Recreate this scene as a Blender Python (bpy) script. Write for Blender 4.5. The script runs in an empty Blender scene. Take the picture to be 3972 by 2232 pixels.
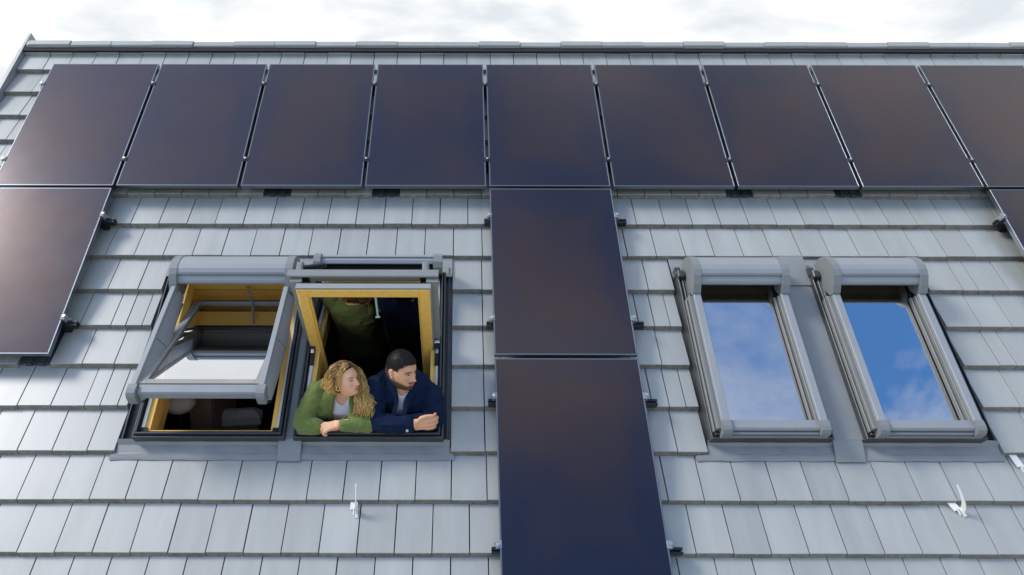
import bpy, bmesh, math, random
from mathutils import Matrix, Vector, noise
random.seed(7)
scene = bpy.context.scene
COL = scene.collection
# ---------------------------------------------------------------- frame of reference
# The roof is laid out in its own units (u = along the ridge, y = up the slope,
# z = out of the roof); S turns those units into metres.
S = 0.82
TH = math.radians(45.0)
ct, st = math.cos(TH), math.sin(TH)
O = Vector((0.0, 0.0, 7.6))
MR = Matrix(((1, 0, 0, O.x), (0, ct, -st, O.y), (0, st, ct, O.z), (0, 0, 0, 1)))
def RW(u, y, z):
    return MR @ Vector((u * S, y * S, z * S))

# ---------------------------------------------------------------- camera
cam_d = bpy.data.cameras.new("camera")
cam = bpy.data.objects.new("camera", cam_d)
COL.objects.link(cam)
rx = Vector((0.9999982511, 0.0017601935, 0.0006320585))
ry = Vector((0.0018146120, -0.8313596433, -0.5557318155))
rz = Vector((-0.0004527276, 0.5557319905, -0.8313613834))
MR3 = MR.to_3x3()
bx, by, bz = MR3 @ rx, MR3 @ (-ry), MR3 @ (-rz)
cpos = RW(-0.26652, -6.09144, 4.78288)
cam.matrix_world = Matrix(((bx.x, by.x, bz.x, cpos.x), (bx.y, by.y, bz.y, cpos.y),
                           (bx.z, by.z, bz.z, cpos.z), (0, 0, 0, 1)))
cam_d.sensor_width = 36.0
cam_d.sensor_fit = 'HORIZONTAL'
cam_d.lens = 24.0
cam_d.shift_x = 0.0502
cam_d.clip_start = 0.05
cam_d.clip_end = 5000.0
scene.camera = cam

# ---------------------------------------------------------------- sky and sun
SUN_ROOF = Vector((-0.700, 0.510, 0.500)).normalized()      # towards the sun, roof axes
SUN_W = (MR3 @ SUN_ROOF).normalized()
sun_el = math.asin(SUN_W.z)
sun_az = math.atan2(SUN_W.x, SUN_W.y)
world = bpy.data.worlds.new("World")
scene.world = world
world.use_nodes = True
nt = world.node_tree
nt.nodes.clear()
def N(tree, typ, **kw):
    n = tree.nodes.new(typ)
    for k, v in kw.items():
        if k in ('inp',):
            for kk, vv in v.items():
                n.inputs[kk].default_value = vv
        else:
            setattr(n, k, v)
    return n
out = N(nt, 'ShaderNodeOutputWorld')
bg = N(nt, 'ShaderNodeBackground', inp={'Strength': 0.15})
sky = N(nt, 'ShaderNodeTexSky', sky_type='NISHITA', sun_disc=False, sun_elevation=sun_el,
        sun_rotation=sun_az, altitude=200.0, air_density=1.0, dust_density=0.6, ozone_density=1.5)
tc = N(nt, 'ShaderNodeTexCoord')
sep = N(nt, 'ShaderNodeSeparateXYZ')
zz = N(nt, 'ShaderNodeMath', operation='MAXIMUM'); zz.inputs[1].default_value = 0.0
za = N(nt, 'ShaderNodeMath', operation='ADD'); za.inputs[1].default_value = 0.22
dx = N(nt, 'ShaderNodeMath', operation='DIVIDE')
dy = N(nt, 'ShaderNodeMath', operation='DIVIDE')
cmb = N(nt, 'ShaderNodeCombineXYZ')
nz = N(nt, 'ShaderNodeTexNoise', noise_dimensions='3D', inp={'Scale': 1.55, 'Detail': 9.0, 'Roughness': 0.55, 'Distortion': 0.35})
CLOUD_OFFSET = (8.93, 0.37, 0.0)
mp = N(nt, 'ShaderNodeMapping')
mp.inputs['Location'].default_value = CLOUD_OFFSET
ramp = N(nt, 'ShaderNodeValToRGB')
ramp.color_ramp.elements[0].position = 0.445; ramp.color_ramp.elements[0].color = (0, 0, 0, 1)
ramp.color_ramp.elements[1].position = 0.555; ramp.color_ramp.elements[1].color = (1, 1, 1, 1)
nz2 = N(nt, 'ShaderNodeTexNoise', noise_dimensions='3D', inp={'Scale': 2.6, 'Detail': 5.0, 'Roughness': 0.5, 'Distortion': 0.2})
ramp2 = N(nt, 'ShaderNodeValToRGB')
ramp2.color_ramp.elements[0].position = 0.36; ramp2.color_ramp.elements[0].color = (2.25, 2.40, 2.54, 1)
ramp2.color_ramp.elements[1].position = 0.58; ramp2.color_ramp.elements[1].color = (3.20, 3.20, 3.17, 1)
mix = N(nt, 'ShaderNodeMixRGB')
L = nt.links.new
L(tc.outputs['Generated'], sep.inputs[0])
L(sep.outputs['Z'], zz.inputs[0]); L(zz.outputs[0], za.inputs[0])
L(sep.outputs['X'], dx.inputs[0]); L(za.outputs[0], dx.inputs[1])
L(sep.outputs['Y'], dy.inputs[0]); L(za.outputs[0], dy.inputs[1])
L(dx.outputs[0], cmb.inputs[0]); L(dy.outputs[0], cmb.inputs[1])
L(cmb.outputs[0], mp.inputs[0])
L(mp.outputs[0], nz.inputs['Vector']); L(mp.outputs[0], nz2.inputs['Vector'])
# the cloud is thicker beyond the ridge and breaks up towards the viewer's side
gy = N(nt, 'ShaderNodeMath', operation='MULTIPLY_ADD'); gy.inputs[1].default_value = 0.20; gy.inputs[2].default_value = 0.045
ga = N(nt, 'ShaderNodeMath', operation='ADD')
L(sep.outputs['Y'], gy.inputs[0]); L(gy.outputs[0], ga.inputs[0]); L(nz.outputs['Fac'], ga.inputs[1])
L(ga.outputs[0], ramp.inputs[0]); L(nz2.outputs['Fac'], ramp2.inputs[0])
hz = N(nt, 'ShaderNodeMapRange', interpolation_type='SMOOTHSTEP', inp={'From Min': 0.10, 'From Max': 0.55, 'To Min': 0.92, 'To Max': 0.0})
mxm = N(nt, 'ShaderNodeMath', operation='MAXIMUM')
L(sep.outputs['Z'], hz.inputs['Value']); L(hz.outputs[0], mxm.inputs[0]); L(ramp.outputs[0], mxm.inputs[1])
L(mxm.outputs[0], mix.inputs[0]); sat = N(nt, 'ShaderNodeHueSaturation', inp={'Saturation': 1.25}); L(sky.outputs[0], sat.inputs['Color']); L(sat.outputs[0], mix.inputs[1]); L(ramp2.outputs[0], mix.inputs[2])
L(mix.outputs[0], bg.inputs['Color']); L(bg.outputs[0], out.inputs['Surface'])

sun_d = bpy.data.lights.new("sun", 'SUN')
sun_d.energy = 1.15
sun_d.angle = math.radians(16.0)
sun_d.color = (1.0, 0.96, 0.90)
sun = bpy.data.objects.new("sun", sun_d)
COL.objects.link(sun)
sun.rotation_euler = SUN_W.to_track_quat('Z', 'Y').to_euler()
sun.location = (0, 0, 30)
vs = scene.view_settings
vs.view_transform = 'Standard'; vs.look = 'None'; vs.exposure = 1.2; vs.gamma = 1.0
vs.use_curve_mapping = False
try:
    scene.cycles.max_bounces = 8
    scene.cycles.transparent_max_bounces = 12
    scene.cycles.use_denoising = True
    scene.cycles.caustics_reflective = False
    scene.cycles.caustics_refractive = False
except Exception:
    pass

# ---------------------------------------------------------------- materials
MATS = {}
def mat(name, col, rough=0.5, metal=0.0, spec=0.5, var=0.0, noise_scale=0.0, noise_amt=0.0,
        bump=0.0, bump_scale=60.0, stretch=None, coat=0.0, rough_var=0.0, sheen=0.0):
    m = bpy.data.materials.new(name); m.use_nodes = True
    t = m.node_tree; b = t.nodes['Principled BSDF']
    b.inputs['Base Color'].default_value = (*col, 1)
    b.inputs['Roughness'].default_value = rough
    b.inputs['Metallic'].default_value = metal
    b.inputs['Specular IOR Level'].default_value = spec
    b.inputs['Coat Weight'].default_value = coat; b.inputs['Coat Roughness'].default_value = 0.30
    if sheen: b.inputs['Sheen Weight'].default_value = sheen
    ln = t.links.new
    tcn = N(t, 'ShaderNodeTexCoord')
    cur = None
    if noise_amt:
        n1 = N(t, 'ShaderNodeTexNoise', noise_dimensions='4D', inp={'Scale': noise_scale, 'Detail': 6.0, 'Roughness': 0.6})
        oi0 = N(t, 'ShaderNodeObjectInfo'); m0 = N(t, 'ShaderNodeMath', operation='MULTIPLY'); m0.inputs[1].default_value = 60.0
        ln(oi0.outputs['Random'], m0.inputs[0]); ln(m0.outputs[0], n1.inputs['W'])
        if stretch:
            mpn = N(t, 'ShaderNodeMapping'); mpn.inputs['Scale'].default_value = stretch
            ln(tcn.outputs['Object'], mpn.inputs[0]); ln(mpn.outputs[0], n1.inputs['Vector'])
        else:
            ln(tcn.outputs['Object'], n1.inputs['Vector'])
        r1 = N(t, 'ShaderNodeMapRange', inp={'From Min': 0.3, 'From Max': 0.7, 'To Min': 1 - noise_amt, 'To Max': 1 + noise_amt})
        ln(n1.outputs['Fac'], r1.inputs['Value'])
        hs = N(t, 'ShaderNodeHueSaturation'); hs.inputs['Color'].default_value = (*col, 1)
        ln(r1.outputs[0], hs.inputs['Value'])
        cur = hs.outputs[0]
        if rough_var:
            r2 = N(t, 'ShaderNodeMapRange', inp={'From Min': 0.3, 'From Max': 0.7, 'To Min': rough - rough_var, 'To Max': rough + rough_var})
            ln(n1.outputs['Fac'], r2.inputs['Value']); ln(r2.outputs[0], b.inputs['Roughness'])
    if var:
        oi = N(t, 'ShaderNodeObjectInfo')
        r3 = N(t, 'ShaderNodeMapRange', inp={'To Min': 1 - var, 'To Max': 1 + var})
        ln(oi.outputs['Random'], r3.inputs['Value'])
        hs2 = N(t, 'ShaderNodeHueSaturation'); hs2.inputs['Color'].default_value = (*col, 1)
        if cur: ln(cur, hs2.inputs['Color'])
        ln(r3.outputs[0], hs2.inputs['Value'])
        cur = hs2.outputs[0]
    if cur: ln(cur, b.inputs['Base Color'])
    if bump:
        n2 = N(t, 'ShaderNodeTexNoise', inp={'Scale': bump_scale, 'Detail': 4.0})
        if stretch:
            mpb = N(t, 'ShaderNodeMapping'); mpb.inputs['Scale'].default_value = stretch
            ln(tcn.outputs['Object'], mpb.inputs[0]); ln(mpb.outputs[0], n2.inputs['Vector'])
        else:
            ln(tcn.outputs['Object'], n2.inputs['Vector'])
        bp = N(t, 'ShaderNodeBump', inp={'Strength': bump, 'Distance': 0.01})
        ln(n2.outputs['Fac'], bp.inputs['Height']); ln(bp.outputs[0], b.inputs['Normal'])
    MATS[name] = m
    return m
mat('tile_grey', (0.340, 0.347, 0.322), 0.40, spec=0.9, var=0.060, noise_scale=3.0, noise_amt=0.11, bump=0.02, bump_scale=9, stretch=(2.0, 0.35, 1.0), rough_var=0.07, coat=0.22)
mat('ridge_grey', (0.35, 0.356, 0.332), 0.45, var=0.05, noise_scale=10, noise_amt=0.06)
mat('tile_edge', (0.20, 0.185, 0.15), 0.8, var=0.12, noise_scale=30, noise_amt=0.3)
mat('membrane', (0.02, 0.02, 0.022), 0.9)
mat('flashing', (0.25, 0.255, 0.25), 0.48, metal=0.0, noise_scale=3, noise_amt=0.10, rough_var=0.08)
mat('verge_metal', (0.30, 0.31, 0.32), 0.45, metal=0.3, noise_scale=5, noise_amt=0.08)
mat('alu_light', (0.27, 0.285, 0.295), 0.48, metal=0.0, noise_scale=4, noise_amt=0.05)
mat('alu_grey', (0.235, 0.25, 0.265), 0.48, metal=0.0, noise_scale=6, noise_amt=0.06)
mat('plastic_grey', (0.20, 0.212, 0.21), 0.5, noise_scale=10, noise_amt=0.05)
mat('cladding_dark', (0.062, 0.066, 0.07), 0.42, metal=0.3, noise_scale=8, noise_amt=0.15)
mat('cladding_beige', (0.30, 0.295, 0.265), 0.5, metal=0.0, noise_scale=6, noise_amt=0.08)
mat('rubber', (0.012, 0.012, 0.013), 0.6)
mat('black_metal', (0.014, 0.016, 0.019), 0.4, metal=0.3)
mat('frame_edge', (0.19, 0.21, 0.24), 0.32, metal=0.85)
mat('steel', (0.70, 0.70, 0.68), 0.3, metal=1.0)
mat('white_steel', (0.78, 0.77, 0.72), 0.45, noise_scale=40, noise_amt=0.06)
mat('white_paint', (0.72, 0.72, 0.68), 0.5, noise_scale=20, noise_amt=0.04)
mat('sticker_red', (0.45, 0.08, 0.09), 0.6)
mat('sticker_ink', (0.08, 0.09, 0.09), 0.6)
mat('sticker_white', (0.72, 0.74, 0.71), 0.6)
mat('bracket_metal', (0.045, 0.055, 0.06), 0.5)
mat('cover_grey', (0.20, 0.205, 0.195), 0.5, noise_scale=6, noise_amt=0.08)
mat('rod_green', (0.42, 0.58, 0.50), 0.4)
mat('orange_clip', (0.75, 0.16, 0.05), 0.5)
mat('wood', (0.95, 0.56, 0.125), 0.40, noise_scale=3.5, noise_amt=0.10, stretch=(12.0, 1.0, 12.0))
mat('wood_x', (0.62, 0.36, 0.10), 0.38, noise_scale=6, noise_amt=0.20, stretch=(1.0, 9.0, 9.0), coat=0.2)
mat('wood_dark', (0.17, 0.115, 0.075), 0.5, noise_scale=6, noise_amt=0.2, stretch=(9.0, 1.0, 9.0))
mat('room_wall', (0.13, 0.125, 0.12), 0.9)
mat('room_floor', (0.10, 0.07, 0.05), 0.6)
mat('upholstery', (0.38, 0.36, 0.32), 0.9, noise_scale=30, noise_amt=0.1, bump=0.2, bump_scale=200)
mat('upholstery_dark', (0.12, 0.12, 0.12), 0.9)
mat('house_render', (0.62, 0.60, 0.55), 0.9, noise_scale=8, noise_amt=0.05)
mat('bounce_pale', (0.45, 0.43, 0.38), 0.95, noise_scale=0.4, noise_amt=0.2)  # pale tone chosen to throw light back up at the house
mat('meadow', (0.13, 0.17, 0.06), 0.95, noise_scale=0.02, noise_amt=0.35)

def glass_mat(name, refl, rough=0.0, tint=(0.8, 0.85, 0.86)):
    m = bpy.data.materials.new(name); m.use_nodes = True
    t = m.node_tree; t.nodes.clear(); ln = t.links.new
    o = N(t, 'ShaderNodeOutputMaterial')
    g = N(t, 'ShaderNodeBsdfGlossy', inp={'Roughness': rough, 'Color': (0.93, 0.95, 1.0, 1)})
    tr = N(t, 'ShaderNodeBsdfTransparent', inp={'Color': (*tint, 1)})
    lw = N(t, 'ShaderNodeFresnel', inp={'IOR': 1.5})
    mr = N(t, 'ShaderNodeMapRange', inp={'From Min': 0.04, 'From Max': 1.0, 'To Min': refl, 'To Max': 1.0})
    mx = N(t, 'ShaderNodeMixShader')
    ln(lw.outputs[0], mr.inputs['Value']); ln(mr.outputs[0], mx.inputs[0])
    ln(tr.outputs[0], mx.inputs[1]); ln(g.outputs[0], mx.inputs[2]); ln(mx.outputs[0], o.inputs['Surface'])
    MATS[name] = m
    return m
glass_mat('window_glass', 0.64, 0.0, (0.8, 0.82, 0.82))
m_ = bpy.data.materials.new('clear'); m_.use_nodes = True; m_.node_tree.nodes.clear()
o_ = N(m_.node_tree, 'ShaderNodeOutputMaterial'); t_ = N(m_.node_tree, 'ShaderNodeBsdfTransparent', inp={'Color': (0.97, 0.98, 0.97, 1)})
m_.node_tree.links.new(t_.outputs[0], o_.inputs['Surface']); MATS['clear'] = m_
glass_mat('tilted_glass', 0.74, 0.0, (0.62, 0.64, 0.62))
glass_mat('open_glass', 0.30, 0.0, (0.62, 0.64, 0.62))

def panel_mat():
    m = bpy.data.materials.new('solar_glass'); m.use_nodes = True
    t = m.node_tree; b = t.nodes['Principled BSDF']; ln = t.links.new
    tcn = N(t, 'ShaderNodeTexCoord'); sp = N(t, 'ShaderNodeSeparateXYZ')
    ln(tcn.outputs['Generated'], sp.inputs[0])
    def edge(sock):
        a = N(t, 'ShaderNodeMath', operation='SUBTRACT'); a.inputs[1].default_value = 0.5
        c = N(t, 'ShaderNodeMath', operation='ABSOLUTE')
        ln(sock, a.inputs[0]); ln(a.outputs[0], c.inputs[0]); return c.outputs[0]
    mxx = N(t, 'ShaderNodeMath', operation='MAXIMUM')
    ln(edge(sp.outputs['X']), mxx.inputs[0]); ln(edge(sp.outputs['Y']), mxx.inputs[1])
    nn = N(t, 'ShaderNodeTexNoise', noise_dimensions='4D', inp={'Scale': 1.4, 'Detail': 3.0})
    oi = N(t, 'ShaderNodeObjectInfo')
    ml = N(t, 'ShaderNodeMath', operation='MULTIPLY'); ml.inputs[1].default_value = 40.0
    ln(oi.outputs['Random'], ml.inputs[0]); ln(ml.outputs[0], nn.inputs['W'])
    ln(tcn.outputs['Object'], nn.inputs['Vector'])
    # a thin-film module: brownish in the middle, bluer towards its rim and in drifting patches
    r0 = N(t, 'ShaderNodeMapRange', inp={'From Min': 0.26, 'From Max': 0.5, 'To Min': 0.0, 'To Max': 1.0})
    ln(mxx.outputs[0], r0.inputs['Value'])
    r1 = N(t, 'ShaderNodeMapRange', inp={'From Min': 0.36, 'From Max': 0.64, 'To Min': -0.3, 'To Max': 0.75})
    ln(nn.outputs['Fac'], r1.inputs['Value'])
    ad = N(t, 'ShaderNodeMath', operation='ADD', use_clamp=True)
    ln(r0.outputs[0], ad.inputs[0]); ln(r1.outputs[0], ad.inputs[1])
    mc = N(t, 'ShaderNodeMixRGB'); mc.inputs[1].default_value = (0.017, 0.010, 0.011, 1); mc.inputs[2].default_value = (0.006, 0.0045, 0.012, 1)
    ln(ad.outputs[0], mc.inputs[0])
    wv = N(t, 'ShaderNodeTexWave', bands_direction='Y', inp={'Scale': 24.0, 'Distortion': 0.0})
    ln(tcn.outputs['Object'], wv.inputs['Vector'])
    r2 = N(t, 'ShaderNodeMapRange', inp={'To Min': 0.75, 'To Max': 1.25}); ln(wv.outputs['Fac'], r2.inputs['Value'])
    hs = N(t, 'ShaderNodeHueSaturation'); ln(mc.outputs[0], hs.inputs['Color']); ln(r2.outputs[0], hs.inputs['Value'])
    # a few dried specks and a thin dust film
    vo = N(t, 'ShaderNodeTexVoronoi', voronoi_dimensions='4D', inp={'Scale': 2.6}); ln(tcn.outputs['Object'], vo.inputs['Vector']); ln(ml.outputs[0], vo.inputs['W'])
    rv = N(t, 'ShaderNodeMapRange', inp={'From Min': 0.022, 'From Max': 0.034, 'To Min': 0.55, 'To Max': 0.0}); ln(vo.outputs['Distance'], rv.inputs['Value'])
    sm = N(t, 'ShaderNodeMixRGB'); sm.inputs[2].default_value = (0.55, 0.53, 0.5, 1)
    ln(rv.outputs[0], sm.inputs[0]); ln(hs.outputs[0], sm.inputs[1]); ln(sm.outputs[0], b.inputs['Base Color'])
    dn = N(t, 'ShaderNodeTexNoise', inp={'Scale': 5.0, 'Detail': 8.0, 'Roughness': 0.7}); ln(tcn.outputs['Object'], dn.inputs['Vector'])
    dr = N(t, 'ShaderNodeMapRange', inp={'From Min': 0.3, 'From Max': 0.7, 'To Min': 0.175, 'To Max': 0.195}); ln(dn.outputs['Fac'], dr.inputs['Value']); ln(dr.outputs[0], b.inputs['Roughness'])
    b.inputs['Specular IOR Level'].default_value = 0.9
    st_ = N(t, 'ShaderNodeMixRGB'); st_.inputs[1].default_value = (1.0, 0.76, 0.69, 1); st_.inputs[2].default_value = (0.94, 0.80, 0.78, 1)
    ln(ad.outputs[0], st_.inputs[0]); ln(st_.outputs[0], b.inputs['Specular Tint'])
    b.inputs['IOR'].default_value = 1.50
    MATS['solar_glass'] = m
panel_mat()

# ---------------------------------------------------------------- mesh builder and object helpers
WM = {}
class MB:
    def __init__(self, xf=None, sc=S):
        self.v = []; self.f = []; self.mi = []; self.xf = xf; self.sc = sc
    def pt(self, p):
        if self.xf: p = self.xf(*p)
        self.v.append((p[0] * self.sc, p[1] * self.sc, p[2] * self.sc)); return len(self.v) - 1
    def face(self, idx, mi=0): self.f.append(tuple(idx)); self.mi.append(mi)
    def box(self, x0, x1, y0, y1, z0, z1, mi=0, bev=0.0):
        if bev <= 0:
            i = [self.pt(p) for p in ((x0, y0, z0), (x1, y0, z0), (x1, y1, z0), (x0, y1, z0), (x0, y0, z1), (x1, y0, z1), (x1, y1, z1), (x0, y1, z1))]
            for q in ((3, 2, 1, 0), (4, 5, 6, 7), (0, 1, 5, 4), (1, 2, 6, 5), (2, 3, 7, 6), (3, 0, 4, 7)):
                self.face([i[k] for k in q], mi)
        else:
            b = bev
            rings = [((x0 + b, y0 + b, z0), (x1 - b, y1 - b, z0)), ((x0, y0, z0 + b), (x1, y1, z0 + b)), ((x0, y0, z1 - b), (x1, y1, z1 - b)), ((x0 + b, y0 + b, z1), (x1 - b, y1 - b, z1))]
            R = []
            for a, c in rings:
                R.append([self.pt(p) for p in ((a[0], a[1], a[2]), (c[0], a[1], a[2]), (c[0], c[1], a[2]), (a[0], c[1], a[2]))])
            self.face(R[0][::-1], mi); self.face(R[3], mi)
            for k in range(3):
                for j in range(4):
                    self.face((R[k][j], R[k][(j + 1) % 4], R[k + 1][(j + 1) % 4], R[k + 1][j]), mi)
    def prism(self, prof, u0, u1, mi=0, close=True):
        """profile of (y, z) run along u; counter-clockwise seen from +u"""
        a = [self.pt((u0, y, z)) for y, z in prof]; b = [self.pt((u1, y, z)) for y, z in prof]
        n = len(prof)
        for k in range(n if close else n - 1):
            j = (k + 1) % n
            self.face((a[k], b[k], b[j], a[j]), mi)
        if close:
            self.face(a, mi); self.face(b[::-1], mi)
    def tube(self, pts, rad, seg=8, mi=0, cap=True):
        pts = [Vector(p) for p in pts]; n = len(pts)
        rr = rad if isinstance(rad, (list, tuple)) else [rad] * n
        rings = []; prev = None
        for k in range(n):
            t = (pts[min(k + 1, n - 1)] - pts[max(k - 1, 0)])
            if t.length < 1e-9: t = Vector((0, 0, 1))
            t.normalize()
            if prev is None:
                a = t.orthogonal().normalized()
            else:
                a = prev - t * prev.dot(t)
                a = a.normalized() if a.length > 1e-6 else t.orthogonal().normalized()
            prev = a; b = t.cross(a)
            r = rr[k]; ra, rb = (r if isinstance(r, (tuple, list)) else (r, r))
            rings.append([self.pt(pts[k] + a * (ra * math.cos(2 * math.pi * j / seg)) + b * (rb * math.sin(2 * math.pi * j / seg))) for j in range(seg)])
        for k in range(n - 1):
            for j in range(seg):
                j2 = (j + 1) % seg
                self.face((rings[k][j], rings[k][j2], rings[k + 1][j2], rings[k + 1][j]), mi)
        if cap:
            self.face(rings[0][::-1], mi); self.face(rings[-1], mi)
    def mesh(self, name, mats, smooth=False, fix=True):
        me = bpy.data.meshes.new(name)
        me.from_pydata(self.v, [], self.f)
        for m in (mats if isinstance(mats, (list, tuple)) else [mats]):
            me.materials.append(MATS[m])
        for p, k in zip(me.polygons, self.mi): p.material_index = k
        if fix:
            bm = bmesh.new(); bm.from_mesh(me); bmesh.ops.recalc_face_normals(bm, faces=bm.faces); bm.to_mesh(me); bm.free()
        if smooth:
            for p in me.polygons: p.use_smooth = True
        me.update()
        return me
def put(o, parent=None, M=None):
    """link o with world matrix M under parent"""
    M = (M if M is not None else Matrix.Identity(4)).copy()
    COL.objects.link(o)
    if parent is not None:
        o.parent = parent
        o.matrix_parent_inverse = WM[parent.name].inverted()
    o.matrix_basis = M
    WM[o.name] = M
    return o
def obj(name, me, parent=None, M=None):
    return put(bpy.data.objects.new(name, me), parent, M)
def roofpart(name, mb, mats, parent, smooth=False, M=None):
    return obj(name, mb.mesh(name, mats, smooth), parent, MR if M is None else M)
def empty(name, M, label=None, cat=None, group=None, parent=None):
    o = bpy.data.objects.new(name, None); o.empty_display_size = 0.2
    put(o, parent, M)
    tag(o, label, cat, group)
    return o
def tag(o, label=None, cat=None, group=None, kind=None):
    if label: o['label'] = label
    if cat: o['category'] = cat
    if group: o['group'] = group
    if kind: o['kind'] = kind
def T(x, y, z): return Matrix.Translation((x, y, z))
# ---------------------------------------------------------------- ground and house
g = MB(sc=1.0); g.box(-1500, 1500, -1500, 1500, -0.5, 0.0)
ground = obj('ground', g.mesh('ground', 'meadow')); tag(ground, kind='structure')
g = MB(sc=1.0); g.box(-40, 40, -45, 35, -0.3, 0.006)
bounce_ground = obj('bounce_ground', g.mesh('bounce_ground', 'bounce_pale')); tag(bounce_ground, kind='structure')  # unseen pale sheet, added to bounce fill light onto faces and wood

UL, UR, YE, YR = -5.165, 7.4, -7.3, 0.365
house = empty('house', T(1.0, 0, 0), 'slate grey tiled roof of the house filling the whole picture', 'house')
WINS = [(-2.715, -1.58), (-1.515, -0.395), (1.60, 2.51), (2.755, 3.65)]
WY0, WY1 = -4.205, -2.70
CUTS = [(-2.852, -0.342), (1.583, 3.785)]
mb = MB()
def slab(u0, u1, y0, y1): mb.box(u0, u1, y0, y1, -0.33, -0.235)
slab(UL, UR, YE, WY0); slab(UL, UR, WY1, YR)
e = UL
for a, b in WINS:
    slab(e, a, WY0, WY1); e = b
slab(e, UR, WY0, WY1)
# rear slope, square to this one
mb.box(UL, UR, YR - 0.06, YR, -7.6, -0.24)
roof = roofpart('roof', mb, 'membrane', house)

# house walls
eave = RW(0, YE, -0.33); ridge = RW(0, YR, -0.24)
dep = (ridge.y - eave.y - 0.35)
mb = MB(sc=1.0)
x0, x1 = UL * S + 0.12, UR * S - 0.1
ez = eave.z + 0.2
yb0, yb1 = ridge.y - dep, ridge.y + dep
def wallbox(*a): mb.box(*a)
wallbox(x0, x1, yb0, yb0 + 0.3, 0, ez); wallbox(x0, x1, yb1 - 0.3, yb1, 0, ez)
for xx in (x0, x1 - 0.3):
    i = [mb.pt(p) for p in ((xx, yb0 + .3, 0), (xx, yb1 - .3, 0), (xx, yb1 - .3, ez), (xx, ridge.y, ridge.z - 0.5), (xx, yb0 + .3, ez),
                            (xx + .3, yb0 + .3, 0), (xx + .3, yb1 - .3, 0), (xx + .3, yb1 - .3, ez), (xx + .3, ridge.y, ridge.z - 0.5), (xx + .3, yb0 + .3, ez))]
    mb.face(i[:5]); mb.face(i[5:][::-1])
    for k in range(5):
        mb.face((i[k], i[(k + 1) % 5], i[5 + (k + 1) % 5], i[5 + k]))
obj('wall', mb.mesh('wall', 'house_render'), house)

# ---------------------------------------------------------------- roof tiles
P, G0, Y0 = 0.2597, 0.3625, 0.073
THK = 0.045
TILT = math.atan2(THK, G0)
PW, PL, PG, PGY = 1.134, 1.7498, 0.0319, 0.032
PANELS = [(c, 0) for c in range(9)] + [(0, 1), (4, 1), (8, 1), (4, 2)]
def panel_rect(c, r):
    u = (c - 4) * (PW + PG); y = -r * (PL + PGY)
    return u, u + PW, y - PL, y
camC = (-0.26652, -6.09144, 4.78288)
def proj(u, y, z):
    d = (u - camC[0], y - camC[1], z - camC[2])
    a = sum(p * q for p, q in zip(d, rx)); b = sum(p * q for p, q in zip(d, ry)); c = sum(p * q for p, q in zip(d, rz))
    return 1986 - 199.332 + 2648 * a / c, 1116 + 2648 * b / c
def hits_panel(u, y, z):
    """does the line from the camera to the point cross a module (plane z = 0)"""
    t = camC[2] / (camC[2] - z)
    uu = camC[0] + (u - camC[0]) * t; yy = camC[1] + (y - camC[1]) * t
    for c, r in PANELS:
        a, b, y0, y1 = panel_rect(c, r)
        if a - .01 < uu < b + .01 and y0 - .02 < yy < y1 + .01: return True
    return False
tile_cache = {}
GAP = 0.0068
def tile_mesh(w, kind='tile'):
    key = (round(w, 3), kind)
    if key in tile_cache: return tile_cache[key]
    m = MB()
    Lt = G0 + 0.045; b = 0.0030; bs = 0.0012; a0, a1 = GAP / 2, w - GAP / 2
    if kind == 'bracket':
        for k in range(5):
            wdt = (a1 - a0) / 5
            m.box(a0 + k * wdt, a0 + (k + 1) * wdt, 0.0 if k % 2 else 0.012, Lt, -0.038, -0.004 if k % 2 else -0.016)
        me = m.mesh('bracket_tile', 'bracket_metal')
    else:
        pts = {}
        t = -THK + 0.001
        if kind == 'top':
            Lt = 0.262
        i = [m.pt(p) for p in ((a0, -0.013, t), (a1, -0.013, t), (a1, 0, -b), (a0, 0, -b),           # 0-3 front
                               (a0 + bs, b, 0), (a1 - bs, b, 0), (a1 - bs, Lt, 0), (a0 + bs, Lt, 0),  # 4-7 top
                               (a0, Lt, t), (a1, Lt, t), (a1, Lt, -b), (a0, Lt, -b))]     # 8-11 back
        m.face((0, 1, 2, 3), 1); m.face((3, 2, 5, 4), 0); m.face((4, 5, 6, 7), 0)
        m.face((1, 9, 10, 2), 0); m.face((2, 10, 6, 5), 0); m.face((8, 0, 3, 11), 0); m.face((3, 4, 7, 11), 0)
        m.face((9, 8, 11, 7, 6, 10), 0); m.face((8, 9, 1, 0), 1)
        if kind == 'top':
            m.box(a0, a1, Lt - 0.004, Lt + 0.020, -0.03, 0.030, 0, 0.004)
        me = m.mesh('tile', ['tile_grey', 'tile_edge'])
    tile_cache[key] = me
    return me
def joints(k):
    A = (k % 2 == 0)
    base = -0.203 if A else -0.0745
    n0 = math.ceil((UL + 0.2 - base) / P)
    js = [base + P * n for n in range(n0, 80) if base + P * n < UR - 0.05]
    js = [j for j in js if j > -4.80]
    js = [UL, -4.874] + ([-4.745] if not A else []) + [j for j in js if j > -4.70] + [UR]
    segs = []
    cut = 8 <= k <= 12
    if not cut:
        return [(js[i], js[i + 1]) for i in range(len(js) - 1)]
    L1 = [j for j in js if j < -2.9] + ([-3.067] if not A else []) + [-2.852]
    M1 = [-0.342, -0.083] + [j for j in js if 0.02 < j < 1.5] + ([1.354] if not A else []) + [1.583]
    R1 = [3.785] + ([4.0805] if A else []) + [j for j in js if j > 4.0]
    for J in (L1, M1, R1):
        J = sorted(set(J)); segs += [(J[i], J[i + 1]) for i in range(len(J) - 1)]
    return segs
BRACKETS = {5: [(-2.152, -1.892), (-1.113, -0.853), (2.263, 2.523), (3.30, 3.56)], 10: [(-3.85, -3.58)]}
cand = []
rnd = random.Random(3)
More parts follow.
